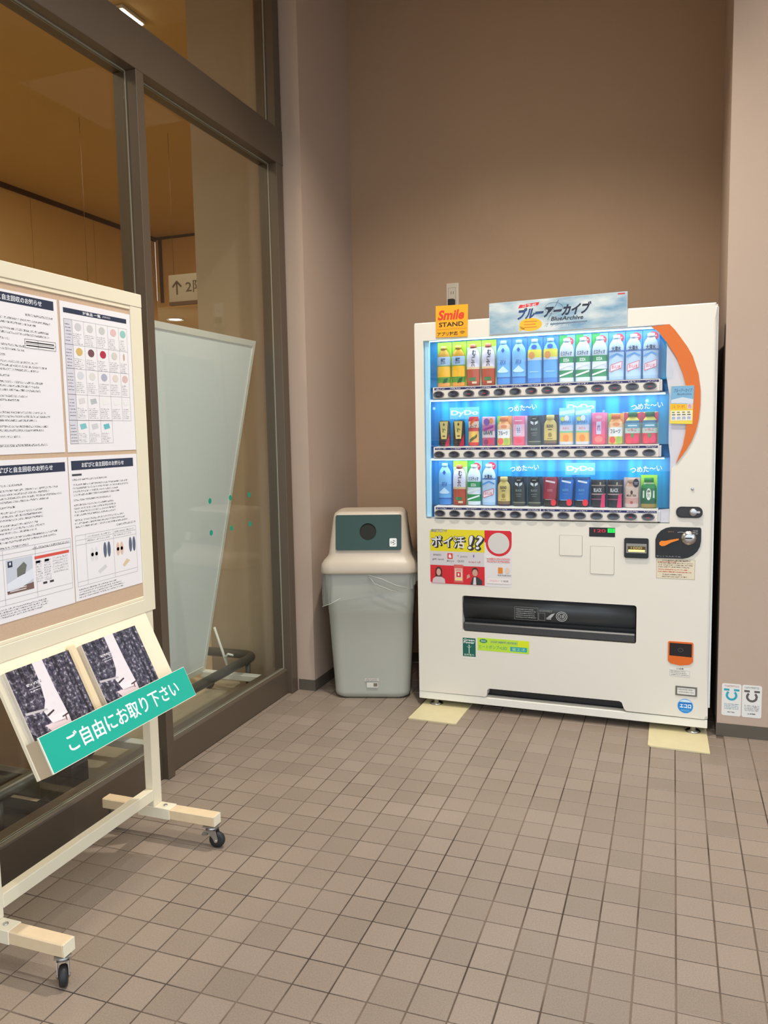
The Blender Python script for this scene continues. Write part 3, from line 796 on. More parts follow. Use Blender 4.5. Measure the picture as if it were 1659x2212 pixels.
for cx, cy, cols in ((0.088, 0.128, (224, 222, 220)), (0.205, 0.128, (222, 190, 168))):
    for s in (-1, 1): p.ell(cx + s * 0.009, cy, 0.008, 0.021, cols, 14)
    p.ell(cx - 0.009, cy, 0.006, 0.006, tuple(int(v * .55) for v in cols), 10); p.ell(cx + 0.009, cy, 0.006, 0.006, tuple(int(v * .55) for v in cols), 10)
for cx, cy in ((0.145, 0.134), (0.266, 0.134)):
    for s in (-1, 1): p.ell(cx + s * 0.009, cy, 0.0075, 0.024, (92, 102, 122), 14)
p.poly([(0.10, 0.075), (0.135, 0.09), (0.142, 0.08), (0.108, 0.066)], (214, 212, 210)); p.poly([(0.215, 0.075), (0.235, 0.092), (0.252, 0.084), (0.224, 0.068)], (222, 196, 160))
p.text(TITLE, 0.054, h - 0.0325, w - 0.065, h - 0.018, (236, 236, 240), bold=0.02)
p.build('print', t)

# ------------------------------------------------------------------ litter bin
from mathutils.geometry import tessellate_polygon


def plate(bm, outer, holes, h0, h1, to3, mi=0, side=None):
    """flat plate with holes, thickness h0..h1"""
    loops = [outer] + list(holes); flat = [p for l in loops for p in l]
    tris = tessellate_polygon([[Vector((x, y, 0)) for x, y in l] for l in loops])
    a = [bm.verts.new(to3(x, y, h0)) for x, y in flat]; b = [bm.verts.new(to3(x, y, h1)) for x, y in flat]
    for t in tris:
        for vs in (a, b):
            try: bm.faces.new([vs[i] for i in t]).material_index = mi
            except ValueError: pass
    k = 0
    for l in loops:
        n = len(l)
        for i in range(n):
            q = (a[k + i], a[k + (i + 1) % n], b[k + (i + 1) % n], b[k + i])
            bm.faces.new(q).material_index = mi if side is None else side
        k += n


def loft(bm, levels, n=6, cap0=True, cap1=True, smooth=True):
    """levels: (z, x0, x1, y0, y1, r) rounded rectangles stacked upwards"""
    rings = []
    for z, x0, x1, y0, y1, r in levels: rings.append([bm.verts.new((x, y, z)) for x, y in rrect(x0, y0, x1, y1, r, n)])
    for a, b in zip(rings, rings[1:]):
        m = len(a)
        for k in range(m):
            f = bm.faces.new((a[k], a[(k + 1) % m], b[(k + 1) % m], b[k])); f.smooth = smooth
    if cap0: bm.faces.new(rings[0][::-1])
    if cap1: bm.faces.new(rings[-1])


bin_ = thing('litter_bin', 'grey plastic litter bin with a beige hooded lid beside the vending machine', 'bin', (-0.855, 0.845, 0), math.radians(16))
M_bin = mat('grey_plastic', (166, 165, 154), 0.45, var=0.02, scale=8); M_lid = mat('beige_plastic', (190, 176, 158), 0.4, var=0.02, scale=8)
bm = BM(); loft(bm, [(0.0, -0.175, 0.165, 0.02, 0.32, 0.05), (0.012, -0.196, 0.182, 0.004, 0.335, 0.055), (0.03, -0.202, 0.188, 0.0, 0.34, 0.055), (0.036, -0.201, 0.187, 0.001, 0.339, 0.055),
                    (0.30, -0.215, 0.203, -0.012, 0.352, 0.055), (0.44, -0.222, 0.21, -0.018, 0.358, 0.055), (0.445, -0.2235, 0.2115, -0.0195, 0.3595, 0.055), (0.66, -0.236, 0.224, -0.03, 0.37, 0.055)])
obj('body', bm, M_bin, bin_)
bm = BM(); loft(bm, [(0.655, -0.254, 0.238, -0.046, 0.386, 0.06), (0.664, -0.257, 0.241, -0.049, 0.389, 0.062), (0.700, -0.252, 0.236, -0.044, 0.384, 0.06), (0.718, -0.240, 0.224, -0.03, 0.37, 0.055), (0.737, -0.222, 0.206, -0.012, 0.352, 0.05),
                    (0.752, -0.216, 0.200, -0.006, 0.346, 0.045), (0.80, -0.210, 0.192, 0.004, 0.336, 0.04), (0.935, -0.192, 0.176, 0.036, 0.304, 0.035), (0.953, -0.184, 0.168, 0.044, 0.296, 0.03), (0.960, -0.165, 0.150, 0.06, 0.28, 0.03)])
obj('lid', bm, M_lid, bin_)
# throw-in panel on the sloping front of the lid
def lidf(x, z, h):
    y = -0.006 + (z - 0.752) * (0.032 / 0.135) * 1.0; return (x, y - 0.004 - h, z)


M_dgreen = mat('dark_green_plastic', (30, 60, 54), 0.42, var=0.04)
hole = [(-0.012 + 0.042 * math.cos(k * PI / 14), 0.862 + 0.042 * math.sin(k * PI / 14)) for k in range(28)]
bm = BM(); plate(bm, [(-0.168, 0.772), (0.148, 0.772), (0.156, 0.778), (0.157, 0.940), (0.152, 0.945), (-0.172, 0.945), (-0.176, 0.938), (-0.174, 0.778)], [hole], 0.0, 0.006, lidf); obj('throw_in_panel', bm, M_dgreen, bin_)
bm = BM(); prism(bm, [(-0.012 + (x + 0.012) * 1.02, 0.862 + (z - 0.862) * 1.02) for x, z in hole], -0.0005, 0.0008, lidf); obj('opening', bm, mat('dark_inside', (34, 34, 30), 0.9), bin_)  # dark disc paints the unlit hollow behind the hole
sl = Vector((0, 0.032, 0.135)).normalized()
p = Print(FR(lidf(0.097, 0.788, 0.0065), (1, 0, 0), sl)); p.poly(rrect(0, 0, 0.036, 0.042, 0.005), (226, 226, 222))
p.up(); p.ring(0.018, 0.021, 0.012, 0.003, (60, 80, 76), 18, 0.4, 1.7); p.ring(0.018, 0.021, 0.012, 0.003, (60, 80, 76), 18, 2.5, 3.8); p.ring(0.018, 0.021, 0.012, 0.003, (60, 80, 76), 18, 4.6, 5.9); p.ell(0.018, 0.021, 0.004, 0.004, (60, 80, 76), 12)
p.build('recycling_mark', bin_)
p = Print(FR((-0.042, -0.0045, 0.06), (1, 0, 0), (0, -0.045, 1))); p.rect(0.0, 0.034, 0.072, 0.050, (206, 200, 190)); p.rect(0.010, 0.0, 0.068, 0.028, (216, 210, 200)); p.up(); p.rect(0.044, 0.006, 0.064, 0.024, (120, 108, 92)); p.rows(0.004, 0.036, 0.066, 0.048, 2, micro((206, 200, 190), (110, 106, 100), 0.003, 0.5)); p.build('maker_label', bin_)
# bag folded over the rim
random.seed(11)
M_bag = glass('clear_bag', (0.93, 0.94, 0.93), 0.08, 0.16, body=0.42, body_rgb=(226, 228, 222))
ring = rrect(-0.240, -0.034, 0.227, 0.374, 0.058, 16); bm = BM(); rows_ = []; nr_ = 9
def drop(x, y):
    if y < 0.05:
        P_ = [(-0.30, .50), (-0.235, .485), (-0.215, .50), (-0.10, .555), (-0.02, .640), (0.0, .652), (0.03, .625), (0.125, .566), (0.135, .572), (0.20, .578), (0.225, .63), (0.30, .64)]
        for (xa, za), (xb, zb) in zip(P_, P_[1:]):
            if xa <= x <= xb: return za + (zb - za) * (x - xa) / (xb - xa)
    return 0.50 if x < 0 else 0.60
wav = [random.uniform(-1, 1) for _ in ring]
for r_ in range(nr_ + 1):
    f = r_ / nr_; row = []
    for k, (x, y) in enumerate(ring):
        zb = drop(x, y) + 0.004 * wav[k]; z = 0.662 + (zb - 0.662) * f
        c = Vector((-0.007, 0.17)); d = Vector((x, y)) - c
        o_ = 0.006 + 0.006 * f * (1 + math.sin(k * 2.1 + f * 3)) + 0.004 * wav[(k * 3) % len(wav)] * f - 0.05 * (0.662 - z) * 0.9
        d2 = d * (1 + (o_ + 0.006) / d.length); row.append(bm.verts.new((c.x + d2.x, c.y + d2.y, z)))
    rows_.append(row)
for a, b in zip(rows_, rows_[1:]):
    n = len(a)
    for k in range(n):
        f = bm.faces.new((a[k], a[(k + 1) % n], b[(k + 1) % n], b[k])); f.smooth = True
obj('bin_bag', bm, M_bag, bin_)
for pa in ([(-0.245, -0.052, .492), (-0.20, -0.05, .508), (-0.15, -0.05, .535)], [(-0.01, -0.052, .652), (0.06, -0.054, .632), (0.13, -0.054, .60), (0.19, -0.052, .585)], [(-0.005, -0.05, .645), (0.02, -0.054, .61), (0.10, -0.053, .577), (0.135, -0.052, .568)]):
    bm = BM(); tube(bm, pa, 0.0022, 6); obj('bag_fold', bm, glass('bag_fold', (0.95, 0.95, 0.95), 0.12, 0.2, body=0.6, body_rgb=(226, 226, 220)), bin_)

# ------------------------------------------------------------------ vending machine (built in its own frame: x across the front, y into the body, z up)
VM = Vector((-0.5981, 0.8258, 0)); VR = -0.01695
vm = thing('vending_machine', 'large white drinks vending machine with an orange crescent and three lit rows', 'vending machine', VM, VR)
M_white = mat('machine_white', (226, 220, 208), 0.32, var=0.008, scale=5, coat=0.15)
M_white2 = mat('machine_white_edge', (232, 232, 226), 0.3)
M_navy = mat('machine_side', (46, 50, 62), 0.5)
M_blk = mat('black_plastic', (26, 26, 28), 0.35); M_gap = mat('dark_gap', (24, 24, 26), 0.8)
V3 = lambda x, y, h: (x, h, y)      # h = depth behind the front plane
vb = lambda name, m, *a, **k: bxo(name, vm, m, *a, **k)
# cabinet
vb('cabinet', M_navy, 0.012, 1.318, 0.10, 0.66, 0.05, 1.82)
# door with openings
outer = [(-0.003, 0.0745), (0.333, 0.0765), (0.339, 0.083), (0.343, 0.112), (0.352, 0.1195), (0.955, 0.1215), (0.966, 0.116), (0.976, 0.088), (0.986, 0.0785), (1.329, 0.0765), (1.333, 1.866), (-0.003, 1.866)]
h_win = [(0.040, 0.937), (1.157, 0.940), (1.160, 1.18), (1.178, 1.199), (1.218, 1.256), (1.240, 1.295), (1.256, 1.338), (1.267, 1.39), (1.272, 1.45), (1.2715, 1.51), (1.262, 1.58), (1.238, 1.655), (1.215, 1.697), (1.187, 1.738), (1.165, 1.769), (1.143, 1.794), (0.040, 1.787)]
h_out = rrect(0.221, 0.391, 1.025, 0.568, 0.012)
bm = BM(); plate(bm, outer, [h_win, h_out], 0.0, 0.10, V3)
bmesh.ops.bevel(bm, geom=[e for e in bm.edges if all(abs(v.co.x - 1.331) < 0.004 and abs(v.co.y) < 1e-4 for v in e.verts)], offset=0.016, segments=4, affect='EDGES', profile=0.5)
obj('door', bm, M_white, vm)
vb('edge_trim', M_white2, 1.3285, 1.3365, 0.016, 0.09, 0.125, 1.858, bev=0.002)
vb('top_trim', M_white2, -0.003, 1.326, 0.004, 0.10, 1.8662, 1.872, bev=0.0015)
vb('kick_plate', mat('kick_white', (232, 228, 216), 0.4, var=0.02), -0.005, 1.328, 0.002, 0.05, 0.036, 0.0725, bev=0.002)
vb('recess_back', M_blk, 0.30, 1.0, 0.055, 0.065, 0.074, 0.125)
# inner housing of the display
vb('display_back', mat('display_inside', (60, 120, 180), 0.6), 0.042, 1.27, 0.092, 0.099, 0.935, 1.79)
M_blue = None


def blue_material():
    m = bpy.data.materials.new('blue_display_card'); m.use_nodes = True; nt = m.node_tree; b = nt.nodes['Principled BSDF']; N = nt.nodes.new; L = nt.links.new
    tc = N('ShaderNodeTexCoord'); mp = N('ShaderNodeMapping'); mp.inputs['Scale'].default_value = (26, 1, 1.2); L(tc.outputs['Object'], mp.inputs[0])
    n = N('ShaderNodeTexNoise'); n.inputs['Scale'].default_value = 1; n.inputs['Detail'].default_value = 1.5; L(mp.outputs[0], n.inputs['Vector'])
    r = N('ShaderNodeValToRGB'); cr = r.color_ramp; cr.elements[0].position = 0.34; cr.elements[0].color = lin((4, 116, 190)); cr.elements[1].position = 0.64; cr.elements[1].color = lin((34, 176, 226))
    L(n.outputs['Fac'], r.inputs[0])
    v = N('ShaderNodeTexVoronoi'); v.inputs['Scale'].default_value = 13; L(tc.outputs['Object'], v.inputs['Vector'])
    vr = N('ShaderNodeValToRGB'); vr.color_ramp.elements[0].position = 0.05; vr.color_ramp.elements[0].color = (1, 1, 1, 1); vr.color_ramp.elements[1].position = 0.13; vr.color_ramp.elements[1].color = (0, 0, 0, 1); L(v.outputs['Distance'], vr.inputs[0])
    mx = N('ShaderNodeMix'); mx.data_type = 'RGBA'; mx.inputs['B'].default_value = lin((190, 230, 250)); L(vr.outputs[0], mx.inputs['Factor']); L(r.outputs[0], mx.inputs['A']); L(mx.outputs['Result'], b.inputs['Base Color'])
    b.inputs['Roughness'].default_value = 0.5
    return m


M_blue = blue_material()
M_led = mat('led_strip', (230, 246, 255), 0.4, emit=(190, 232, 255), estr=3.0)
M_barw = mat('button_rail_white', (222, 216, 208), 0.35, var=0.01)
M_strip = mat('price_strip', (34, 34, 92), 0.4)
ROWS = [dict(base=1.5705, top=1.784, bar=(1.512, 1.566), btn=1.532, right=1.133), dict(base=1.287, top=1.5, bar=(1.229, 1.283), btn=1.248, right=1.148), dict(base=1.002, top=1.218, bar=(0.944, 0.998), btn=0.9665, right=1.156)]
bm = BM(); lathe(bm, [(0.0, 0.001), (0.0255, 0.0), (0.0275, -0.003), (0.0255, -0.006), (0.0225, -0.0055), (0.0, -0.0052)], 28, sy=0.60, mis=[0, 0, 0, 0, 1], axis='y', cap=False)
for v in bm.verts: pass
btn_me = mesh_of(bm, [mat('button_rim', (120, 118, 116), 0.3, metal=0.4), mat('button_face', (34, 36, 50), 0.15, spec=0.8)], 'select_button')
NOTE = micro((34, 34, 92), (196, 196, 210), 0.0035, 0.45)
LEDR = mat('red_led', (120, 16, 40), 0.4, emit=(255, 40, 70), estr=0.35)
LEDD = mat('dim_mark', (84, 84, 112), 0.4)
SOLD = {0: {2, 3, 6, 7, 11, 13, 10}, 2: {12, 13}}
for ri, R_ in enumerate(ROWS):
    b0, b1 = R_['bar']
    bm = BM(); prism(bm, [(-0.014, b0), (-0.017, b0 + 0.004), (-0.017, b1 - 0.014), (-0.0165, b1), (0.078, b1 + 0.003), (0.078, b0)], 0.088, 1.108, lambda y, z, h: (h, y + 0.012, z)); rail = obj('button_rail', bm, M_barw, vm)
    vb('rail_end', mat('rail_end', (206, 204, 208), 0.35), 1.108, 1.118, -0.003, 0.088, b0 + 0.002, b1 - 0.004, bev=0.002)
    p = Print(FR((0, -0.0055, 0), (1, 0, 0), (0, 0, 1))); p.rect(0.095, b1 - 0.0135, 0.595, b1 - 0.0035, M_strip); p.rect(0.599, b1 - 0.0135, 1.104, b1 - 0.0035, M_strip); p.up()
    for k in range(14): p.rect(0.10 + k * 0.0731, b1 - 0.0115, 0.10 + k * 0.0731 + 0.05, b1 - 0.0055, NOTE)
    p.build('price_strip', rail)
    for k in range(14):
        o = link('select_button', btn_me, vm); o.location = (0.117 + k * 0.07315, -0.0052, R_['btn'] + 0.0004 * k * (0.3 if ri else 1))
        p = Print(FR((0, -0.0062, 0), (1, 0, 0), (0, 0, 1))); sold = k in SOLD.get(ri, ())
        for a in (-0.007, -0.002, 0.003): p.rect(a, -0.006, a + 0.004, -0.002, LEDR if sold else LEDD)
        p.build('indicator', o)
    vb('backdrop', M_blue, 0.046, R_['right'], 0.084, 0.088, R_['base'] - 0.003, R_['top'] + 0.004)
    vb('led_strip', M_led, 0.06, 1.13, 0.036, 0.050, R_['top'] + 0.001, R_['top'] + 0.006)
    vb('section_roof', mat('section_roof', (220, 232, 240), 0.5), 0.042, 1.13, 0.022, 0.09, R_['top'] + 0.0062, R_['top'] + 0.010)
    o = light('display_led', 'AREA', (0, 0, 0), 0.75, (0.72, 0.90, 1.0), 1.06, size_y=0.012); o.parent = vm; o.location = (0.595, 0.030, R_['top'] - 0.0005); o.rotation_euler = (math.radians(12), 0, 0)
vb('light_column', mat('light_column', (170, 215, 236), 0.3, emit=(120, 200, 255), estr=0.12), 0.043, 0.066, 0.012, 0.03, 0.945, 1.782, bev=0.003)
# frosted part between the glass and the crescent, the crescent itself
inner_arc = [(1.206, 1.280), (1.2145, 1.33), (1.220, 1.39), (1.2205, 1.45), (1.212, 1.535), (1.198, 1.588), (1.172, 1.655), (1.133, 1.718), (1.097, 1.767), (1.069, 1.7875)]
outer_arc = [(1.143, 1.7935), (1.165, 1.769), (1.187, 1.738), (1.215, 1.697), (1.238, 1.655), (1.262, 1.58), (1.2715, 1.51), (1.272, 1.45), (1.267, 1.39), (1.256, 1.338), (1.240, 1.295), (1.218, 1.256), (1.178, 1.199)]
bm = BM(); prism(bm, inner_arc + outer_arc[:-1] + [(1.179, 1.200)], -0.004, 0.012, V3); obj('orange_crescent', bm, mat('orange_plastic', (214, 106, 14), 0.35), vm)
bm = BM(); prism(bm, [(1.134, 1.715)] + inner_arc[:-3][::-1] + [(1.178, 1.1995), (1.160, 1.183), (1.157, 0.945), (1.118, 0.943), (1.116, 1.0), (1.155, 1.004), (1.155, 1.225), (1.147, 1.29), (1.147, 1.495), (1.133, 1.58)], 0.004, 0.010, V3)
obj('frosted_panel', bm, mat('frosted_panel', (206, 204, 212), 0.35, var=0.02), vm)
M_pane = glass('display_window', (0.985, 0.995, 1.0), 0.03)
for z0, z1, pts in ((1.568, 1.786, [(1.165, 1.62), (1.12, 1.72), (1.085, 1.765), (1.07, 1.786)]), (1.285, 1.511, []), (1.0, 1.228, [])):
    x1 = 1.116 if not pts else 1.16
    bm = BM(); prism(bm, [(0.041, z0), (1.157, z0)] + (pts or [(1.157, z1)]) + [(0.041, z1)], 0.0, 0.002, V3); obj('display_window', bm, M_pane, vm)
# printed words on the display cards
p = Print(FR((0, 0.0838, 0), (1, 0, 0), (0, 0, 1)))
WHT = (226, 240, 250); PALE = (110, 190, 236)
for x0, z0, wd in ((0.150, 1.427, 0.135), (0.705, 1.440, 0.120), (0.703, 1.158, 0.122)):
    p.rect(x0 - 0.006, z0 - 0.012, x0 + wd * .49, z0 + 0.044, PALE); p.rect(x0 + wd * .5, z0 - 0.012, x0 + wd + 0.006, z0 + 0.044, PALE)
    p.up(); p.text('DyDo', x0, z0, x0 + wd, z0 + 0.030, WHT, bold=0.03)
for x0, z0 in ((0.43, 1.447), (0.985, 1.440), (0.44, 1.165), (0.985, 1.160)):
    p.up(); p.text('つめた～い', x0 - .001, z0 - .001, x0 + 0.137, z0 + 0.029, (60, 150, 220), bold=0.05, rot=0.08); p.up(); p.text('つめた～い', x0, z0, x0 + 0.135, z0 + 0.027, (236, 246, 252), bold=0.012, rot=0.08)
p.build('display_lettering', vm)
# sun mark above the yoghurt drinks is on their own cards
# delivery opening
M_flap = mat('smoked_flap', (56, 58, 60), 0.3, spec=0.35)
bm = BM(); box(bm, 0.216, 1.03, 0.045, 0.098, 0.386, 0.573); obj('delivery_recess', bm, M_blk, vm)
fl = [(0.008 + 0.024 * ((z - 0.51) / 0.058) ** 2, z) for z in [0.452 + 0.0113 * k for k in range(11)]]
bm = BM(); prism(bm, fl + [(y + 0.005, z) for y, z in fl[::-1]], 0.226, 1.02, lambda y, z, h: (h, y, z))
for f in bm.faces: f.smooth = abs(f.normal.x) < 0.5
obj('delivery_flap', bm, M_flap, vm)
vb('delivery_lip', mat('dark_lip', (58, 58, 60), 0.4), 0.224, 1.022, 0.010, 0.045, 0.394, 0.434, bev=0.006)
p = Print(FR((0, 0.0066, 0), (1, 0, 0), (0, 0, 1)))
G_ = (140, 142, 142); p.frame(0.474, 0.468, 0.585, 0.528, 0.0012, G_); p.rows(0.48, 0.475, 0.58, 0.522, 5, micro((70, 72, 74), (140, 142, 142), 0.003, 0.5), 0.5, 0.2); p.frame(0.588, 0.47, 0.618, 0.505, 0.0012, G_); p.rows(0.59, 0.51, 0.65, 0.522, 2, micro((70, 72, 74), (140, 142, 142), 0.003, 0.5))
p.rect(0.624, 0.476, 0.646, 0.486, G_); p.poly([(0.628, 0.486), (0.648, 0.486), (0.664, 0.508), (0.646, 0.502)], (170, 172, 172)); p.ring(0.694, 0.494, 0.026, 0.003, (178, 180, 178), 24, sy=0.9); p.ring(0.694, 0.494, 0.0185, 0.003, (178, 180, 178), 24, sy=0.9); p.text('注意', 0.683, 0.486, 0.705, 0.503, (200, 200, 198)); p.build('flap_print', vm)
# plates on the front
for n_, x0, x1, z0, z1 in (('blank_plate', 0.685, 0.785, 0.783, 0.875), ('blank_plate', 0.823, 0.925, 0.704, 0.829)):
    bm = BM(); prism(bm, rrect(x0 - 0.0016, z0 - 0.0016, x1 + 0.0016, z1 + 0.0016, 0.005), -0.0003, 0.001, V3); obj('plate_gap', bm, mat('plate_gap', (150, 142, 130), 0.7), vm)  # darker rim paints the shadow groove around the plate
    bm = BM(); prism(bm, rrect(x0, z0, x1, z1, 0.004), -0.0026, 0.001, V3); bmesh.ops.bevel(bm, geom=[e for e in bm.edges if all(v.co.y < -0.002 for v in e.verts)], offset=0.0012, segments=1, affect='EDGES'); obj(n_, bm, M_white, vm)
bm = BM(); prism(bm, rrect(0.816, 0.873, 0.929, 0.915, 0.002), -0.001, 0.001, V3); d_ = obj('price_display', bm, M_blk, vm)
p = Print(facade(-0.0013)); p.text('120', 0.838, 0.893, 0.888, 0.907, mat('red_digits', (90, 10, 30), 0.4, emit=(255, 30, 70), estr=0.7)); p.rect(0.897, 0.893, 0.928, 0.912, mat('green_led', (10, 120, 40), 0.4, emit=(20, 255, 90), estr=0.9)); p.up(); p.text('可', 0.903, 0.895, 0.922, 0.910, (8, 90, 34)); p.build('digits', d_)
# banknote slot
bm = BM(); prism(bm, rrect(0.969, 0.783, 1.072, 0.872, 0.008), -0.008, 0.001, V3); bmesh.ops.bevel(bm, geom=[e for e in bm.edges if all(v.co.y < -0.007 for v in e.verts)], offset=0.003, segments=2, affect='EDGES'); d_ = obj('banknote_unit', bm, M_blk, vm)
bm = BM(); box(bm, 0.978, 1.064, -0.0095, -0.0085, 0.806, 0.848); obj('slot_plate', bm, mat('slot_plate', (150, 146, 138), 0.35, metal=0.5), d_)
p = Print(facade(-0.0098)); p.rect(0.984, 0.812, 1.060, 0.836, (84, 66, 30)); p.up(); p.rect(0.987, 0.812, 1.057, 0.821, mat('slot_glow', (240, 210, 120), 0.4, emit=(255, 220, 130), estr=0.9)); p.text('1000', 0.998, 0.824, 1.045, 0.834, (220, 196, 120)); p.build('slot_light', d_)
# coin unit
cp = [(1.101, 0.790), (1.104, 0.787), (1.215, 0.7875), (1.236, 0.793), (1.255, 0.804), (1.272, 0.822), (1.282, 0.843), (1.286, 0.868), (1.286, 0.920), (1.281, 0.9255), (1.165, 0.9255), (1.142, 0.920), (1.122, 0.908), (1.107, 0.890), (1.100, 0.868)]
bm = BM(); prism(bm, cp, -0.006, 0.001, V3); bmesh.ops.bevel(bm, geom=[e for e in bm.edges if all(v.co.y < -0.005 for v in e.verts)], offset=0.0025, segments=2, affect='EDGES'); d_ = obj('coin_unit', bm, M_blk, vm)
bm = BM(); lathe(bm, [(0.031, -0.006), (0.031, -0.009), (0.026, -0.010), (0.024, -0.014), (0.012, -0.016), (0.001, -0.016)], 28, cx=1.236, cy=0.879, axis='y', cap=False); obj('coin_slot', bm, M_chrome, d_)
bm = BM(); box(bm, 1.222, 1.250, -0.0175, -0.0155, 0.877, 0.8815); obj('slit', bm, M_gap, d_)
lv = [(1.118, 0.846), (1.128, 0.841), (1.140, 0.843), (1.165, 0.858), (1.196, 0.870), (1.196, 0.876), (1.165, 0.870), (1.140, 0.864), (1.124, 0.864), (1.116, 0.856)]
bm = BM(); prism(bm, lv, -0.012, -0.006, V3); obj('return_lever', bm, mat('orange_lever', (238, 132, 30), 0.35), d_)
p = Print(facade(-0.0064)); p.ring(1.205, 0.86, 0.045, 0.0015, (190, 190, 188), 16, 0.2, 1.9); p.text('ゆっくり入れてね', 1.105, 0.793, 1.205, 0.799, (170, 170, 168)); p.text('コイン', 1.152, 0.902, 1.176, 0.908, (210, 150, 90)); p.rows(1.252, 0.895, 1.272, 0.915, 3, micro((26, 26, 28), (170, 170, 170), 0.003, 0.5)); p.build('coin_print', d_)
# lock, screw
bm = BM(); prism(bm, rrect(1.183, 0.967, 1.290, 1.015, 0.022, 6), -0.006, 0.001, V3); d_ = obj('lock_plate', bm, M_blk, vm)
bm = BM(); prism(bm, rrect(1.190, 0.973, 1.284, 1.009, 0.016, 6), -0.0072, -0.006, V3); obj('lock_inset', bm, mat('lock_inset', (44, 44, 46), 0.3), d_)
bm = BM(); lathe(bm, [(0.016, -0.007), (0.016, -0.013), (0.013, -0.015), (0.001, -0.015)], 22, cx=1.252, cy=0.992, axis='y', cap=False); box(bm, 1.248, 1.28, -0.017, -0.0135, 0.988, 0.997, bev=0.001); obj('lock_barrel', bm, M_chrome, d_)
bm = BM(); lathe(bm, [(0.0065, 0), (0.0065, -0.003), (0.004, -0.0045), (0.001, -0.0045)], 16, cx=1.247, cy=1.092, axis='y', cap=False); obj('screw', bm, M_chrome, vm)
# change return
bm = BM(); plate(bm, [(1.160, 0.414), (1.160, 0.33), (1.172, 0.318), (1.211, 0.3115), (1.25, 0.318), (1.264, 0.332), (1.264, 0.414), (1.258, 0.418), (1.166, 0.418)], [[(1.166, 0.411), (1.166, 0.353), (1.258, 0.351), (1.258, 0.411)]], -0.004, 0.001, V3); d_ = obj('change_return', bm, mat('orange_return', (218, 102, 26), 0.4), vm)
bm = BM(); prism(bm, [(-0.0008, 0.351), (-0.0018, 0.38), (-0.0026, 0.411), (0.0004, 0.411), (0.0004, 0.351)], 1.166, 1.258, lambda y, z, h: (h, y, z)); obj('return_flap', bm, mat('smoked_small', (46, 40, 42), 0.5, spec=0.2), d_)
p = Print(facade(-0.0028)); p.ring(1.212, 0.381, 0.011, 0.002, (96, 84, 96), 14, sy=0.8); p.build('flap_mark', d_)
# stickers and labels on the front
def label_plate(name, x0, z0, x1, z1, m, r=0.003):
    bm = BM(); prism(bm, rrect(x0, z0, x1, z1, r, 3), -0.0006, 0.0005, V3); return obj(name, bm, m, vm), Print(facade(-0.0008))
WP = mat('sticker_white', (226, 222, 214), 0.45)
d_, p = label_plate('instruction_label', 1.105, 0.696, 1.265, 0.785, mat('label_cream', (222, 210, 184), 0.5))
LC = micro((222, 210, 184), (110, 90, 80), 0.0032, 0.5); LC2 = micro((222, 210, 184), (190, 90, 70), 0.0032, 0.5)
p.frame(1.106, 0.697, 1.264, 0.784, 0.001, (150, 140, 120)); p.rect(1.13, 0.774, 1.245, 0.780, LC); p.rows(1.112, 0.744, 1.258, 0.770, 3, LC, 0.5, 0.1); p.rect(1.112, 0.768, 1.19, 0.772, LC2); p.rows(1.112, 0.722, 1.258, 0.742, 2, LC2, 0.5, 0.2); p.rows(1.13, 0.701, 1.24, 0.72, 2, LC, 0.5, 0.3); p.build('print', d_)
d_, p = label_plate('green_power_label', 0.220, 0.258, 0.288, 0.363, WP)
p.rect(0.2225, 0.270, 0.2865, 0.3615, (16, 96, 82)); p.up(); p.text('Green', 0.227, 0.346, 0.281, 0.357, (236, 244, 236), bold=0.02); p.text('Power', 0.227, 0.334, 0.281, 0.345, (236, 244, 236), bold=0.02)
p.rect(0.2525, 0.285, 0.2555, 0.312, (230, 240, 226)); p.poly([(0.254, 0.312), (0.268, 0.322), (0.256, 0.316)], (230, 240, 226)); p.poly([(0.254, 0.312), (0.240, 0.320), (0.252, 0.316)], (230, 240, 226)); p.poly([(0.254, 0.312), (0.2565, 0.328), (0.2515, 0.328)], (230, 240, 226)); p.text('自然電力', 0.230, 0.274, 0.278, 0.283, (220, 236, 214)); p.build('print', d_)
d_, p = label_plate('heat_pump_label', 0.296, 0.305, 0.545, 0.367, mat('lime_label', (186, 222, 60), 0.45), 0.001)
p.rect(0.49, 0.336, 0.545, 0.367, (214, 224, 30)); p.ell(0.325, 0.352, 0.019, 0.010, (40, 130, 90)); p.up(); p.text('eco', 0.314, 0.348, 0.336, 0.356, (230, 250, 240)); p.rows(0.36, 0.345, 0.49, 0.358, 1, micro((186, 222, 60), (110, 150, 120), 0.003, 0.5), 0.8); p.text('ヒートポンプ+LED', 0.305, 0.316, 0.44, 0.334, (40, 140, 120)); p.rect(0.455, 0.313, 0.535, 0.334, (40, 160, 170)); p.up(); p.text('省エネ', 0.463, 0.316, 0.527, 0.331, (200, 236, 120)); p.build('print', d_)
d_, p = label_plate('caution_label', 1.166, 0.259, 1.254, 0.303, WP, 0.001); p.text('ご注意', 1.196, 0.292, 1.226, 0.300, (70, 70, 70), bold=0.02); p.frame(1.168, 0.261, 1.252, 0.289, 0.001, (150, 150, 146)); p.rows(1.172, 0.264, 1.248, 0.287, 3, micro((226, 222, 214), (120, 118, 116), 0.003, 0.5), 0.5, 0.2); p.build('print', d_)
bm = BM(); plate(bm, [(1.194, 0.176), (1.283, 0.176), (1.283, 0.218), (1.194, 0.218)], [[(1.201, 0.182), (1.201, 0.212), (1.276, 0.212), (1.276, 0.182)]], -0.003, 0.001, V3); d_ = obj('name_holder', bm, mat('holder_grey', (106, 102, 96), 0.4), vm)
bm = BM(); box(bm, 1.200, 1.277, -0.001, 0.0005, 0.181, 0.213); obj('name_card', bm, WP, d_)
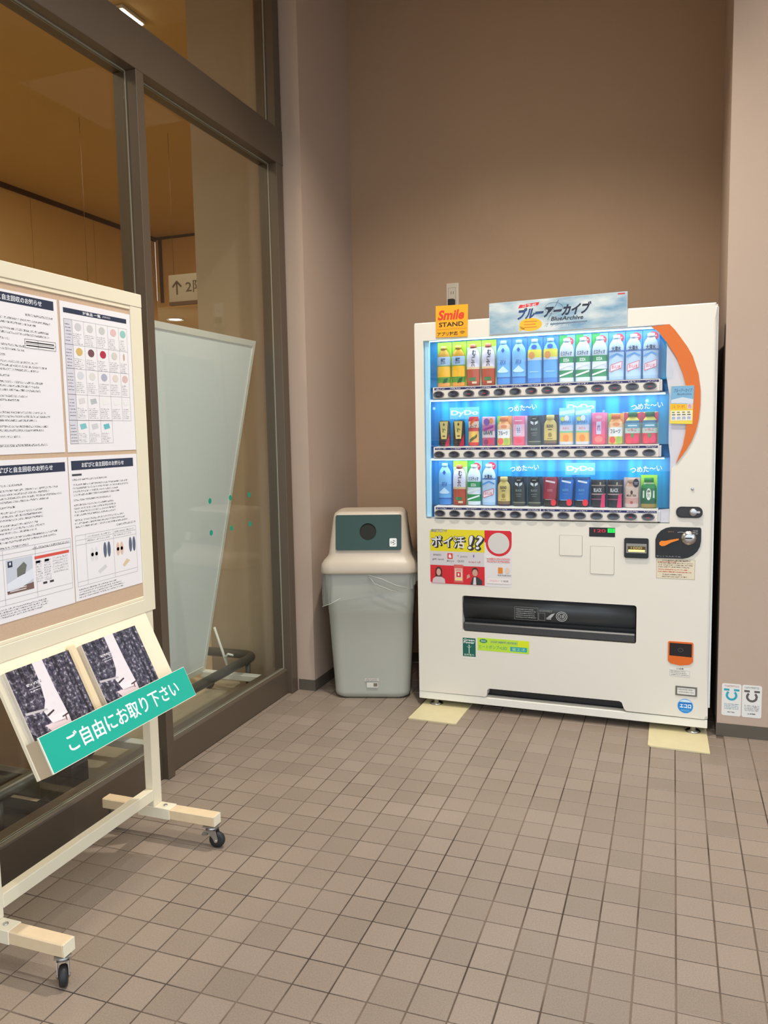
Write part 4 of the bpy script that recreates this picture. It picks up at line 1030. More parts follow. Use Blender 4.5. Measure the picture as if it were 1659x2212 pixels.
p = Print(facade(-0.0013)); p.rows(1.206, 0.187, 1.27, 0.208, 2, micro((226, 222, 214), (130, 128, 126), 0.003, 0.5), 0.5, 0.1); p.build('print', d_)
bm = BM(); prism(bm, [(1.236 + 0.034 * math.cos(k * PI / 16), 0.129 + 0.034 * math.sin(k * PI / 16)) for k in range(32)], -0.0006, 0.0005, V3); d_ = obj('round_sticker', bm, mat('sticker_blue', (34, 130, 206), 0.4), vm)
p = Print(facade(-0.0008)); p.ring(1.236, 0.129, 0.034, 0.002, (200, 222, 236)); p.ell(1.236, 0.141, 0.026, 0.017, (206, 228, 242), 24, 0.35, PI - 0.35); p.up(); p.text('エコロ', 1.213, 0.120, 1.260, 0.138, (236, 246, 252), bold=0.04); p.rows(1.218, 0.104, 1.254, 0.114, 2, (120, 190, 230), 0.4); p.poly([(1.214, 0.142), (1.232, 0.140), (1.258, 0.146), (1.262, 0.138), (1.21, 0.136)], (24, 104, 190)); p.build('print', d_)
# points poster
bm = BM(); prism(bm, rrect(0.060, 0.619, 0.465, 0.890, 0.012, 4), -0.0008, 0.0005, V3); d_ = obj('points_poster', bm, mat('poster_base', (222, 216, 216), 0.35), vm)
p = Print(facade(-0.001)); YEL = (222, 206, 30); RED = (206, 34, 44)
p.poly([(0.0625, 0.777), (0.333, 0.777), (0.333, 0.888), (0.072, 0.888), (0.0625, 0.88)], YEL); p.poly([(0.0625, 0.630), (0.072, 0.622), (0.333, 0.622), (0.333, 0.712), (0.0625, 0.712)], RED); p.poly([(0.333, 0.83), (0.463, 0.83), (0.463, 0.88), (0.455, 0.888), (0.333, 0.888)], RED)
p.up(); p.rect(0.0625, 0.713, 0.331, 0.781, (206, 200, 202)); p.ell(0.401, 0.826, 0.062, 0.060, RED, 32); p.up(); p.ell(0.401, 0.828, 0.051, 0.050, (206, 202, 198), 32)
p.text('自販機で', 0.068, 0.872, 0.150, 0.889, (50, 50, 50), bold=0.06); p.up(); p.text('自販機で', 0.069, 0.8735, 0.149, 0.8885, (210, 210, 200), bold=0.0)
for dx, dz in ((0.005, -0.004), (0, 0)): p.up(); p.text('ポイ活', 0.066 + dx, 0.797 + dz, 0.238 + dx, 0.859 + dz, (46, 44, 40), bold=0.055); p.text('!?', 0.252 + dx, 0.792 + dz, 0.326 + dx, 0.864 + dz, (46, 44, 40), bold=0.055, shear=0.15)
p.up(); p.text('ポイ活', 0.068, 0.799, 0.236, 0.857, (226, 224, 226), bold=0.012); p.text('!?', 0.256, 0.796, 0.322, 0.861, (226, 224, 226), bold=0.01, shear=0.15)
p.text('amazon', 0.078, 0.758, 0.118, 0.766, (90, 88, 90)); p.text('gift card', 0.074, 0.735, 0.130, 0.746, (80, 78, 80), shear=0.2); p.rect(0.150, 0.745, 0.176, 0.772, (214, 56, 50)); p.text('T point', 0.198, 0.752, 0.250, 0.764, (120, 118, 120)); p.text('ポイント', 0.146, 0.730, 0.184, 0.739, (80, 78, 80), bold=0.03); p.text('QUO', 0.200, 0.730, 0.232, 0.741, (90, 88, 90)); p.text('card', 0.255, 0.730, 0.312, 0.739, (190, 90, 90)); p.rect(0.277, 0.757, 0.283, 0.769, (120, 100, 150))
p.up(); p.text('a', 0.156, 0.750, 0.170, 0.767, (230, 226, 226), bold=0.05)
# two small figures and a phone on the red band
p.poly([(0.072, 0.624), (0.138, 0.624), (0.135, 0.645), (0.118, 0.656), (0.092, 0.656), (0.076, 0.645)], (206, 190, 190)); p.ell(0.105, 0.683, 0.017, 0.022, (70, 46, 42), 16); p.poly([(0.088, 0.655), (0.122, 0.655), (0.121, 0.69), (0.089, 0.69)], (70, 46, 42)); p.poly([(0.262, 0.624), (0.320, 0.624), (0.322, 0.645), (0.30, 0.662), (0.276, 0.662)], (52, 52, 56)); p.ell(0.286, 0.688, 0.016, 0.020, (50, 42, 40), 16); p.poly([(0.182, 0.63), (0.228, 0.63), (0.228, 0.718), (0.182, 0.718)], (206, 96, 88))
p.up(); p.ell(0.105, 0.678, 0.0115, 0.017, (206, 160, 142), 16); p.ell(0.286, 0.682, 0.0135, 0.017, (200, 152, 132), 16); p.poly([(0.276, 0.624), (0.292, 0.624), (0.290, 0.660), (0.28, 0.66)], (214, 208, 206)); p.rect(0.186, 0.640, 0.224, 0.70, (226, 200, 186)); p.poly([(0.245, 0.65), (0.262, 0.66), (0.258, 0.675), (0.247, 0.668)], (200, 152, 132)); p.up(); p.rect(0.194, 0.658, 0.216, 0.682, RED); p.rows(0.19, 0.685, 0.22, 0.698, 2, RED, 0.4); p.rect(0.188, 0.644, 0.222, 0.652, (236, 220, 120)); p.up(); p.rect(0.201, 0.664, 0.209, 0.676, (226, 220, 216))
p.rows(0.345, 0.735, 0.455, 0.760, 2, micro((222, 216, 216), (214, 90, 90), 0.003, 0.52), 0.6); p.rect(0.398, 0.685, 0.420, 0.713, (222, 130, 40)); p.ell(0.442, 0.70, 0.011, 0.014, (222, 200, 180), 14); p.rows(0.396, 0.672, 0.46, 0.681, 1, micro((222, 216, 216), (110, 100, 100), 0.003, 0.52)); p.poly(rrect(0.345, 0.635, 0.456, 0.66, 0.005, 3), (232, 222, 220)); p.up(); p.text('スマイルスタンド', 0.355, 0.643, 0.403, 0.653, (206, 60, 70)); p.text('で検索', 0.409, 0.643, 0.448, 0.653, (90, 88, 90)); p.poly([(0.338, 0.757), (0.365, 0.757), (0.360, 0.765), (0.345, 0.768)], (230, 226, 226)); p.build('print', d_)
# small campaign sticker over the crescent
bm = BM(); prism(bm, [(1.150, 1.373), (1.242, 1.369), (1.246, 1.532), (1.155, 1.532)], -0.0052, -0.0042, V3); d_ = obj('campaign_sticker', bm, mat('campaign_yellow', (232, 210, 70), 0.4), vm)
p = Print(facade(-0.0055)); p.poly([(1.152, 1.458), (1.244, 1.453), (1.246, 1.5315), (1.1555, 1.5315)], (120, 172, 206)); p.poly([(1.151, 1.433), (1.243, 1.430), (1.244, 1.453), (1.152, 1.458)], (236, 186, 40)); p.up(); p.text('ブルーアーカイブ', 1.166, 1.505, 1.238, 1.521, (66, 92, 130), shear=0.2, bold=0.02); p.text('BlueArchive', 1.18, 1.493, 1.236, 1.501, (60, 70, 100)); p.poly([(1.154, 1.460), (1.243, 1.456), (1.244, 1.474), (1.20, 1.484), (1.156, 1.474)], (206, 214, 224))
p.text('コラボ', 1.158, 1.438, 1.21, 1.451, (200, 90, 30)); p.rect(1.220, 1.434, 1.240, 1.456, (216, 200, 206)); p.rect(1.155, 1.385, 1.240, 1.427, (232, 228, 206))
p.up()
for k in range(4): p.rect(1.159 + k * 0.0205, 1.390, 1.173 + k * 0.0205, 1.402, (170, 176, 206)); p.rect(1.159 + k * 0.0205, 1.408, 1.173 + k * 0.0205, 1.412, (70, 70, 80)); p.rect(1.159 + k * 0.0205, 1.417, 1.170 + k * 0.0205, 1.423, (150, 140, 70))
p.text('缶', 1.223, 1.437, 1.237, 1.453, (206, 50, 60)); p.build('print', d_)
# feet
for x, y in ((0.075, 0.035), (1.27, 0.035), (0.075, 0.60), (1.27, 0.60)):
    bm = BM(); lathe(bm, [(0.030, 0.0062), (0.030, 0.011), (0.026, 0.013), (0.013, 0.014), (0.012, 0.05)], 18, cx=x, cy=y); f_ = obj('levelling_foot', bm, M_chrome, vm)
    bm = BM(); lathe(bm, [(0.0335, 0.0062), (0.0335, 0.008), (0.030, 0.009)], 12, cx=x, cy=y, smooth=False); obj('flange', bm, mat('zinc_plate'), f_)
# base plates on the tiles
for nm, pts, lab in (('left', [(-0.594, 0.624), (-0.372, 0.613), (-0.358, 0.622), (-0.352, 0.93), (-0.585, 0.93)], 'cream steel base plate under the machine foot nearest the bin'), ('right', [(0.497, 0.611), (0.734, 0.600), (0.728, 0.90), (0.487, 0.90), (0.487, 0.620)], 'cream steel base plate under the machine foot nearest the right wall')):
    bm = BM(); prism(bm, pts, 0.0003, 0.006, lambda x, y, h: (x, y, h)); tag(obj('base_plate', bm, mat('cream_steel', (212, 200, 158), 0.5, var=0.06, scale=20)), lab, 'base plate', 'base plates under the vending machine')

# ------------------------------------------------------------------ signs standing on the machine (things of their own)
def front_thing(name, label, cat, group=None):
    t = thing(name, label, cat, VM, VR, group); return t


t = front_thing('stand_sign', 'small orange-yellow card sign reading Smile STAND at the machine top left', 'sign')
bm = BM(); prism(bm, [(0.105, 1.7985), (0.2585, 1.7945), (0.2625, 1.942), (0.106, 1.944)], -0.0035, -0.0015, V3); obj('card', bm, mat('amber_card', (236, 166, 26), 0.5), t)
p = Print(facade(-0.0038)); p.text('Smile', 0.119, 1.876, 0.245, 1.922, (214, 62, 36), bold=0.035, shear=0.22); p.text('STAND', 0.121, 1.845, 0.240, 1.866, (40, 32, 26), bold=0.02); p.rect(0.112, 1.833, 0.254, 1.8345, (206, 110, 30)); p.text('アプリ対応', 0.112, 1.803, 0.212, 1.822, (40, 32, 26), bold=0.02)
for r_ in (0.015, 0.010, 0.005): p.ring(0.234, 1.805, r_ + 0.002, 0.0022, (40, 32, 26), 12, 0.7, PI - 0.7)
p.build('lettering', t)
t = front_thing('campaign_banner', 'wide pale blue campaign banner standing on the machine top', 'banner')
bm = BM(); prism(bm, [(0.362, 1.796), (0.9705, 1.7965), (0.970, 1.9445), (0.362, 1.9365)], -0.0035, -0.0015, V3); obj('card', bm, mat('banner_edge', (190, 206, 214), 0.4), t)


def sky_material():
    m = bpy.data.materials.new('printed_sky'); m.use_nodes = True; nt = m.node_tree; b = nt.nodes['Principled BSDF']; N = nt.nodes.new; L = nt.links.new
    tc = N('ShaderNodeTexCoord'); mp = N('ShaderNodeMapping'); mp.inputs['Scale'].default_value = (5, 1, 14); mp.inputs['Rotation'].default_value = (0, 0.35, 0); L(tc.outputs['Object'], mp.inputs[0])
    n = N('ShaderNodeTexNoise'); n.inputs['Scale'].default_value = 1; n.inputs['Detail'].default_value = 4; L(mp.outputs[0], n.inputs['Vector'])
    r = N('ShaderNodeValToRGB'); r.color_ramp.elements[0].position = 0.36; r.color_ramp.elements[0].color = lin((110, 152, 180)); r.color_ramp.elements[1].position = 0.62; r.color_ramp.elements[1].color = lin((206, 214, 214)); L(n.outputs['Fac'], r.inputs[0]); L(r.outputs[0], b.inputs['Base Color']); b.inputs['Roughness'].default_value = 0.35
    return m


p = Print(facade(-0.0038)); p.poly([(0.364, 1.798), (0.9685, 1.798), (0.968, 1.9425), (0.364, 1.9345)], sky_material()); p.up()
p.poly([(0.496, 1.905), (0.586, 1.913), (0.592, 1.927), (0.503, 1.920)], (206, 50, 60)); p.ell(0.552, 1.830, 0.052, 0.029, (236, 182, 50), 24); p.poly([(0.505, 1.825), (0.50, 1.803), (0.53, 1.812)], (236, 182, 50)); p.rect(0.93, 1.933, 0.96, 1.939, (206, 60, 60))
p.poly([(0.64, 1.822), (0.80, 1.826), (0.802, 1.832), (0.64, 1.829)], (110, 130, 150)); p.text('オリジナルグッズ', 0.615, 1.815, 0.80, 1.835, (120, 144, 170), shear=0.25)
p.up(); p.text('コラボ', 0.515, 1.910, 0.577, 1.922, (240, 220, 220), bold=0.02); p.text('ブルーアーカイブ', 0.495, 1.858, 0.815, 1.910, (34, 44, 64), bold=0.05, shear=0.30, rot=0.03); p.text('BlueArchive', 0.645, 1.840, 0.785, 1.858, (30, 34, 44), bold=0.02, shear=0.2); p.rows(0.522, 1.812, 0.586, 1.850, 3, (214, 120, 40), 0.3, 0.3)
p.up(); p.text('ブルー', 0.497, 1.856, 0.605, 1.902, (40, 74, 130), bold=0.04, shear=0.30, rot=0.03); p.ring(0.655, 1.896, 0.04, 0.0014, (50, 56, 70), 28, sy=0.62); p.poly([(0.628, 1.846), (0.63, 1.846), (0.678, 1.93), (0.676, 1.93)], (50, 56, 70)); p.build('print', t)

# ------------------------------------------------------------------ drink samples in the display, each a thing of its own
PET = [(0.0, .60), (0.004, .92), (0.012, 1.0), (0.05, .97), (0.10, 1.0), (0.62, 1.0), (0.74, .97), (0.82, .82), (0.89, .54), (0.92, .46)]
CAN = [(0.0, .80), (0.03, .90), (0.06, 1.0), (0.90, 1.0), (0.96, .88), (0.985, .86), (1.0, .80)]
BCAN = [(0.0, .86), (0.03, .98), (0.06, 1.0), (0.62, 1.0), (0.72, .94), (0.80, .70), (0.84, .56), (0.86, .54)]
SHAPES = {'pet': PET, 'can': CAN, 'bcan': BCAN, 'wide': [(0.0, .9), (0.02, 1.0), (0.97, 1.0), (1.0, .94)]}


def make_sample(name, label, cat, shape, h, w, bands, cap=None, card=None, cardtop=None, dec=(), lean=0.0):
    """a display dummy: printed body of bands of colour, cap, backing card, label print. origin at its base"""
    t = thing(name, label, cat); r = w / 2; sy = 0.42
    prof = SHAPES[shape]; zs = sorted(set([z for z, _ in prof] + [b[0] for b in bands] + [b[1] for b in bands if b[1] <= prof[-1][0]])); zs = [z for z in zs if z <= prof[-1][0]]
    def rad(z):
        for (a, ra), (b, rb) in zip(prof, prof[1:]):
            if a <= z <= b: return ra + (rb - ra) * (z - a) / (b - a)
        return prof[-1][1]
    ms = []; mis = []
    for a, b in zip(zs, zs[1:]):
        c = (a + b) / 2; col = bands[-1][2]
        for z0, z1, cc in bands:
            if z0 <= c <= z1: col = cc
        mm = C(col, 0.3)
        if mm not in ms: ms.append(mm)
        mis.append(ms.index(mm))
    bm = BM(); lathe(bm, [(rad(z) * r, z * h) for z in zs], 20, sy=sy, mis=mis)
    if lean:
        for v in bm.verts: v.co.x += lean * (v.co.z / h - 0.5) * h
    obj('body', bm, ms, t)
    if cap:
        z = prof[-1][0] * h; cr = 0.46 if shape == 'pet' else 0.60; ch = h - z
        bm = BM(); lathe(bm, [(cr * r * 1.02, z), (cr * r * 1.02, z + ch * .9), (cr * r * .9, z + ch)], 16, sy=0.7); obj('cap', bm, C(cap, 0.35), t)
    if card:
        cw, chh, cc = card; bm = BM(); box(bm, -cw / 2, cw / 2, 0.0165, 0.0185, 0.0, chh); obj('backing_card', bm, C(cc, 0.4), t)
        if cardtop:
            p = Print(FR((0, 0.0162, 0), (1, 0, 0), (0, 0, 1)))
            for pts, cc2 in cardtop: p.poly([(x * cw / 2, z * chh) for x, z in pts], cc2); p.up()
            p.build('card_print', t)
    if dec:
        p = Print(FR((0, -r * sy - 0.0006, 0), (1, 0, 0), (0, 0, 1)))
        for d in dec:
            k = d[0]
            if k == 'up': p.up()
            elif k == 'e': p.ell(d[1] * r, d[2] * h, d[3] * r, d[4] * h, d[5], 16)
            elif k == 'r': p.rect(d[1] * r, d[2] * h, d[3] * r, d[4] * h, d[5])
            elif k == 'p': p.poly([(x * r, z * h) for x, z in d[1]], d[2])
            elif k == 't': p.text(d[1], d[2] * r, d[3] * h, d[4] * r, d[5] * h, d[6], bold=0.03, res=2, shear=(d[7] if len(d) > 7 else 0))
        p.build('label_print', t)
    return t


LIME = (176, 222, 50); CW = 0.070


def T(s, x0, y0, x1, y1, c, sh=0): return ('t', s, x0, y0, x1, y1, c, sh)


K = {}
K['green_tea'] = dict(name='tea_bottle', cat='bottle', what='green tea bottle with a blue-white label', shape='pet', h=0.192, w=0.066, bands=[(0, .10, (216, 150, 70)), (.10, .24, (86, 140, 50)), (.24, .50, (232, 176, 40)), (.50, .53, (120, 150, 90)), (.53, .74, (170, 196, 226)), (.74, 1, (196, 146, 50))], cap=(200, 170, 90), card=(CW, 0.213, LIME), dec=[T('緑茶', -.35, .55, .35, .71, (44, 66, 110)), ('p', [(-.1, .08), (.5, .10), (.75, .22), (.2, .2)], (40, 90, 40))])
K['barley_tea'] = dict(name='tea_bottle', cat='bottle', what='barley tea bottle with brush lettering', shape='pet', h=0.194, w=0.065, bands=[(0, .08, (150, 60, 46)), (.08, .40, (176, 78, 54)), (.40, .45, (214, 190, 150)), (.45, .90, (216, 210, 226)), (.90, 1, (190, 110, 90))], cap=(206, 120, 100), card=(CW, 0.213, (206, 226, 180)), cardtop=[([(-1, .86), (1, .86), (1, 1), (-1, 1)], LIME)], dec=[T('む', -.05, .72, .5, .86, (30, 26, 30)), T('ぎ', -.15, .59, .42, .71, (30, 26, 30)), T('茶', -.25, .46, .36, .58, (30, 26, 30)), ('r', -.5, .12, .45, .20, (60, 120, 76)), ('r', -.1, .05, .6, .10, (206, 190, 160))])
K['water'] = dict(name='water_bottle', cat='bottle', what='clear blue water bottle on blue card', shape='pet', h=0.202, w=0.066, bands=[(0, .14, (60, 130, 206)), (.14, .17, (40, 90, 170)), (.17, .5, (96, 166, 226)), (.5, .78, (120, 184, 236)), (.78, 1, (140, 198, 240))], cap=(150, 200, 240), card=(CW, 0.211, (36, 132, 222)), dec=[('p', [(0, .72), (.25, .78), (0, .84), (-.25, .78)], (40, 80, 180)), T('天然水', -.42, .44, .42, .56, (40, 90, 180), .2), ('p', [(-.8, .30), (0, .42), (.8, .30), (.5, .27), (-.5, .27)], (190, 222, 246))])
K['citrus_water'] = dict(name='water_bottle', cat='bottle', what='blue flavoured water bottle with a yellow band', shape='pet', h=0.202, w=0.066, bands=[(0, .12, (60, 120, 200)), (.12, .52, (90, 160, 226)), (.52, .58, (206, 214, 226)), (.58, .76, (226, 214, 50)), (.76, 1, (110, 180, 236))], cap=(170, 206, 240), card=(CW, 0.211, (36, 132, 222)), dec=[('e', 0, .82, .4, .05, (40, 90, 190)), ('e', -.35, .63, .42, .08, (232, 150, 60)), ('r', -.6, .25, .6, .27, (150, 200, 240))])
GC = [([(-1, 0.55), (-.2, .75), (.0, 1), (-1, 1)], (46, 172, 70)), ([(.2 + .62 * math.cos(k * .3142), .86 + .095 * math.sin(k * .3142)) for k in range(20)], (222, 50, 66)), ([(-.2, .865), (.6, .865), (.6, .885), (-.2, .885)], (244, 214, 214)), ([(-.1, .83), (.5, .83), (.5, .85), (-.1, .85)], (244, 214, 214))]
K['green_soda'] = dict(name='soda_bottle', cat='bottle', what='white-green soda bottle with a red disc', shape='pet', h=0.196, w=0.066, bands=[(0, .10, (206, 218, 230)), (.10, .27, (44, 140, 84)), (.27, .44, (216, 222, 234)), (.44, .58, (36, 142, 84)), (.58, .80, (206, 216, 232)), (.80, 1, (196, 214, 230))], cap=(214, 224, 232), card=(CW, 0.213, (120, 190, 206)), cardtop=GC, dec=[T('ミスティオ', -.75, .60, .75, .70, (44, 60, 96)), ('p', [(-.9, .30), (.9, .40), (.9, .43), (-.9, .36)], (226, 236, 236)), ('p', [(-.9, .12), (.9, .22), (.9, .26), (-.9, .16)], (226, 236, 236)), T('SODA', -.4, .46, .4, .54, (220, 236, 226))])
BC = [([(.25 + .62 * math.cos(k * .3142), .875 + .095 * math.sin(k * .3142)) for k in range(20)], (222, 46, 70)), ([(-.15, .875), (.65, .875), (.65, .895), (-.15, .895)], (244, 214, 214)), ([(-.05, .845), (.55, .845), (.55, .862), (-.05, .862)], (244, 214, 214))]
K['spring_water'] = dict(name='water_bottle', cat='bottle', what='pale blue spring water bottle with red stamp', shape='pet', h=0.198, w=0.066, bands=[(0, .08, (160, 190, 226)), (.08, .62, (180, 206, 236)), (.62, .66, (96, 130, 190)), (.66, 1, (186, 206, 232))], cap=(230, 232, 240), card=(CW, 0.213, (70, 158, 230)), cardtop=BC, dec=[T('大清水', -.62, .64, .62, .75, (40, 50, 84)), ('p', [(-.85, .48), (.1, .56), (.9, .50), (.9, .54), (.1, .60), (-.85, .53)], (84, 150, 214)), ('p', [(-.80, .18), (.72, .26), (.80, .42), (-.72, .34)], (206, 50, 70)), ('up',), ('p', [(-.72, .195), (.67, .27), (.73, .405), (-.66, .33)], (226, 214, 226)), ('up',), T('おいしい水', -.55, .25, .55, .34, (206, 60, 80))])
K['coffee_gold'] = dict(name='coffee_can', cat='can', what='black coffee can with tapered gold label', shape='can', h=0.122, w=0.058, bands=[(0, .12, (28, 18, 18)), (.12, .18, (60, 44, 34)), (.18, 1, (34, 22, 22))], dec=[('p', [(-.45, .28), (.45, .28), (.72, .97), (-.72, .97)], (212, 190, 110)), ('p', [(.95, .0), (.95, .48), (.1, .0)], (176, 24, 60)), ('up',), ('p', [(0, .78), (.2, .84), (0, .92), (-.2, .84)], (110, 60, 40)), T('微糖', -.32, .52, .32, .70, (60, 40, 30)), ('r', -.25, .36, .25, .42, (110, 84, 50))])
K['fruit_can'] = dict(name='juice_can', cat='can', what='red and orange striped fruit can', shape='can', h=0.138, w=0.052, bands=[(0, .12, (206, 60, 60)), (.12, .5, (226, 170, 100)), (.5, .62, (206, 70, 60)), (.62, .84, (232, 196, 170)), (.84, 1, (206, 40, 60))], dec=[('p', [(-.6, .7), (.7, .92), (.7, 1.0), (-.6, .8)], (226, 90, 40)), T('みっくす', -.6, .58, .6, .74, (110, 40, 90), .3), ('p', [(-.7, .1), (.7, .3), (.7, .4), (-.7, .22)], (80, 90, 40)), ('e', .1, .38, .4, .1, (236, 200, 80))])
K['grape_can'] = dict(name='juice_can', cat='can', what='pink and violet fruit drink can', shape='wide', h=0.136, w=0.064, bands=[(0, .28, (176, 90, 130)), (.28, .5, (206, 190, 200)), (.5, .72, (196, 120, 170)), (.72, 1, (216, 170, 190))], dec=[('e', -.2, .82, .45, .12, (130, 84, 170)), ('e', .5, .85, .3, .1, (226, 150, 90)), ('e', -.3, .12, .35, .1, (130, 40, 90)), ('e', .3, .15, .35, .1, (206, 70, 90)), T('GRAPE', -.7, .38, .7, .52, (50, 84, 90), .2), ('p', [(-.8, .5), (.8, .62), (.8, .7), (-.8, .58)], (150, 60, 140))])
K['fruit_mix'] = dict(name='juice_bottle', cat='bottle', what='white fruit bottle with orange and red fruit', shape='bcan', h=0.134, w=0.062, bands=[(0, .26, (206, 196, 80)), (.26, .56, (226, 226, 226)), (.56, .74, (236, 190, 140)), (.74, 1, (236, 160, 90))], cap=(232, 120, 60), card=(CW, 0.138, (222, 206, 150)), cardtop=[([(-1, .6), (-.3, .9), (-.5, 1), (-1, 1)], (150, 200, 90)), ([(1, .6), (.4, .85), (.5, 1), (1, 1)], (232, 150, 70))], dec=[('e', -.4, .14, .42, .12, (222, 70, 60)), ('e', .45, .14, .38, .12, (150, 180, 60)), T('フルーツ', -.7, .36, .7, .5, (50, 46, 50)), ('e', .1, .66, .5, .06, (236, 140, 80))])
K['peach_can'] = dict(name='juice_can', cat='can', what='pink peach drink can', shape='wide', h=0.136, w=0.056, bands=[(0, .3, (226, 90, 120)), (.3, .72, (236, 170, 190)), (.72, 1, (226, 110, 150))], card=(CW, 0.137, (214, 170, 196)), dec=[('r', -.45, .34, .45, .7, (206, 200, 226)), ('up',), T('もも', -.3, .42, .3, .62, (90, 80, 140)), ('e', 0, .16, .6, .1, (222, 60, 90)), ('r', -.6, .82, .6, .86, (240, 190, 206))])
K['dark_bottle_can'] = dict(name='coffee_bottle', cat='bottle', what='black bottle can with white marks', shape='bcan', h=0.136, w=0.060, bands=[(0, .1, (50, 54, 48)), (.1, .14, (120, 120, 100)), (.14, 1, (34, 38, 40))], cap=(26, 28, 30), card=(CW, 0.137, (40, 46, 62)), dec=[('p', [(-.55, .74), (-.1, .68), (-.1, .78), (-.55, .82)], (214, 220, 222)), ('p', [(.55, .74), (.1, .68), (.1, .78), (.55, .82)], (214, 220, 222)), ('r', -.3, .88, .3, .91, (150, 156, 150)), T('BLACK', -.5, .50, .5, .58, (120, 140, 130)), ('r', -.45, .40, .45, .42, (120, 130, 120)), ('r', -.35, .33, .35, .35, (110, 120, 110))])
K['gold_bottle_can'] = dict(name='coffee_bottle', cat='bottle', what='gold bottle can on a dark card', shape='bcan', h=0.137, w=0.060, bands=[(0, .06, (70, 40, 60)), (.06, .16, (120, 96, 60)), (.16, .9, (206, 182, 104)), (.9, 1, (196, 172, 96))], cap=(222, 202, 130), card=(CW, 0.138, (44, 46, 60)), dec=[T('BLEND', -.5, .58, .5, .68, (80, 60, 30)), ('r', -.3, .50, .3, .53, (90, 70, 40)), ('e', 0, .34, .3, .08, (150, 124, 60)), ('r', -.4, .2, .4, .22, (110, 88, 50))])
K['yoghurt'] = dict(name='juice_carton', cat='carton', what='pale blue yoghurt drink with orange fruit', shape='wide', h=0.136, w=0.062, bands=[(0, .10, (206, 206, 216)), (.10, .40, (232, 178, 90)), (.40, .46, (130, 190, 150)), (.46, .66, (206, 206, 226)), (.66, 1, (110, 170, 226))], card=(CW, 0.168, (130, 190, 236)), cardtop=[([(-1, .80), (1, .86), (1, .96), (-1, .9)], (190, 224, 244))], dec=[('e', 0, .22, .45, .12, (232, 140, 50)), ('e', -.5, .86, .3, .08, (206, 220, 90)), ('e', .1, .88, .35, .1, (226, 236, 246)), T('ヨーグルト', -.75, .70, .75, .82, (50, 80, 160)), T('みかん', -.5, .50, .5, .60, (220, 130, 140))])
K['pink_can'] = dict(name='juice_can', cat='can', what='deep pink peach can', shape='can', h=0.142, w=0.060, bands=[(0, .32, (232, 90, 110)), (.32, .72, (226, 90, 140)), (.72, 1, (232, 120, 160))], card=(CW, 0.142, (236, 130, 170)), dec=[('r', -.35, .32, .35, .72, (206, 200, 230)), ('up',), T('桃', -.25, .42, .25, .62, (110, 90, 150)), ('e', 0, .16, .6, .1, (240, 130, 120)), ('e', 0, .86, .5, .05, (244, 180, 200))])
K['strawberry'] = dict(name='juice_bottle', cat='bottle', what='strawberry drink bottle with a green cap', shape='bcan', h=0.140, w=0.066, bands=[(0, .34, (206, 44, 66)), (.34, .5, (180, 200, 190)), (.5, .66, (90, 150, 176)), (.66, .74, (60, 110, 150)), (.74, .86, (222, 214, 90)), (.86, 1, (40, 110, 66))], cap=(36, 104, 62), card=(CW, 0.141, (226, 210, 110)), cardtop=[([(-1, .66), (-.4, .72), (-.45, .95), (-1, 1)], (214, 50, 80)), ([(1, .66), (.5, .72), (.45, .95), (1, 1)], (214, 50, 80))], dec=[('e', -.4, .14, .4, .13, (222, 50, 70)), ('e', .4, .16, .4, .13, (222, 40, 90)), ('e', 0, .26, .22, .08, (70, 140, 60)), T('いちご', -.6, .40, .6, .5, (206, 70, 90)), ('r', -.6, .56, .6, .6, (200, 226, 236))])
K['red_can'] = dict(name='coffee_can', cat='can', what='dark red coffee can with a black foot', shape='can', h=0.134, w=0.062, bands=[(0, .26, (26, 20, 24)), (.26, .9, (150, 28, 50)), (.9, 1, (130, 24, 44))], lean=0.05, card=(CW, 0.136, (120, 30, 54)), dec=[('p', [(-.6, .86), (.75, .80), (.8, .86), (-.6, .92)], (226, 210, 214)), ('e', .55, .14, .40, .12, (214, 36, 54)), ('r', -.7, .235, .3, .25, (200, 180, 180)), T('COFFEE', -.4, .52, .4, .60, (206, 130, 140))])
K['blue_can'] = dict(name='coffee_can', cat='can', what='deep blue coffee can with a red disc', shape='can', h=0.134, w=0.064, bands=[(0, .22, (20, 24, 34)), (.22, .92, (16, 96, 178)), (.92, 1, (14, 60, 110))], lean=0.06, card=(CW, 0.136, (20, 74, 130)), dec=[('p', [(-.55, .86), (.72, .80), (.77, .86), (-.55, .92)], (226, 232, 240)), ('e', .5, .15, .40, .12, (222, 34, 50)), ('r', -.7, .22, .2, .235, (190, 200, 220)), T('BLEND', -.45, .54, .4, .62, (96, 160, 216)), ('r', -.4, .44, .3, .455, (80, 150, 210))])
K['black_can'] = dict(name='coffee_can', cat='can', what='short black coffee can with pink corner', shape='can', h=0.124, w=0.064, bands=[(0, .28, (28, 30, 36)), (.28, .31, (150, 90, 110)), (.31, .46, (34, 26, 34)), (.46, .50, (176, 150, 150)), (.50, .78, (38, 36, 42)), (.78, .82, (150, 130, 120)), (.82, 1, (32, 32, 36))], card=(CW, 0.124, (60, 40, 60)), cardtop=None, dec=[('p', [(.95, 0), (.95, .52), (.5, .46), (.3, 0)], (206, 50, 100)), T('BLACK', -.6, .56, .5, .70, (206, 206, 206)), ('r', .2, .82, .4, .92, (190, 170, 140))])
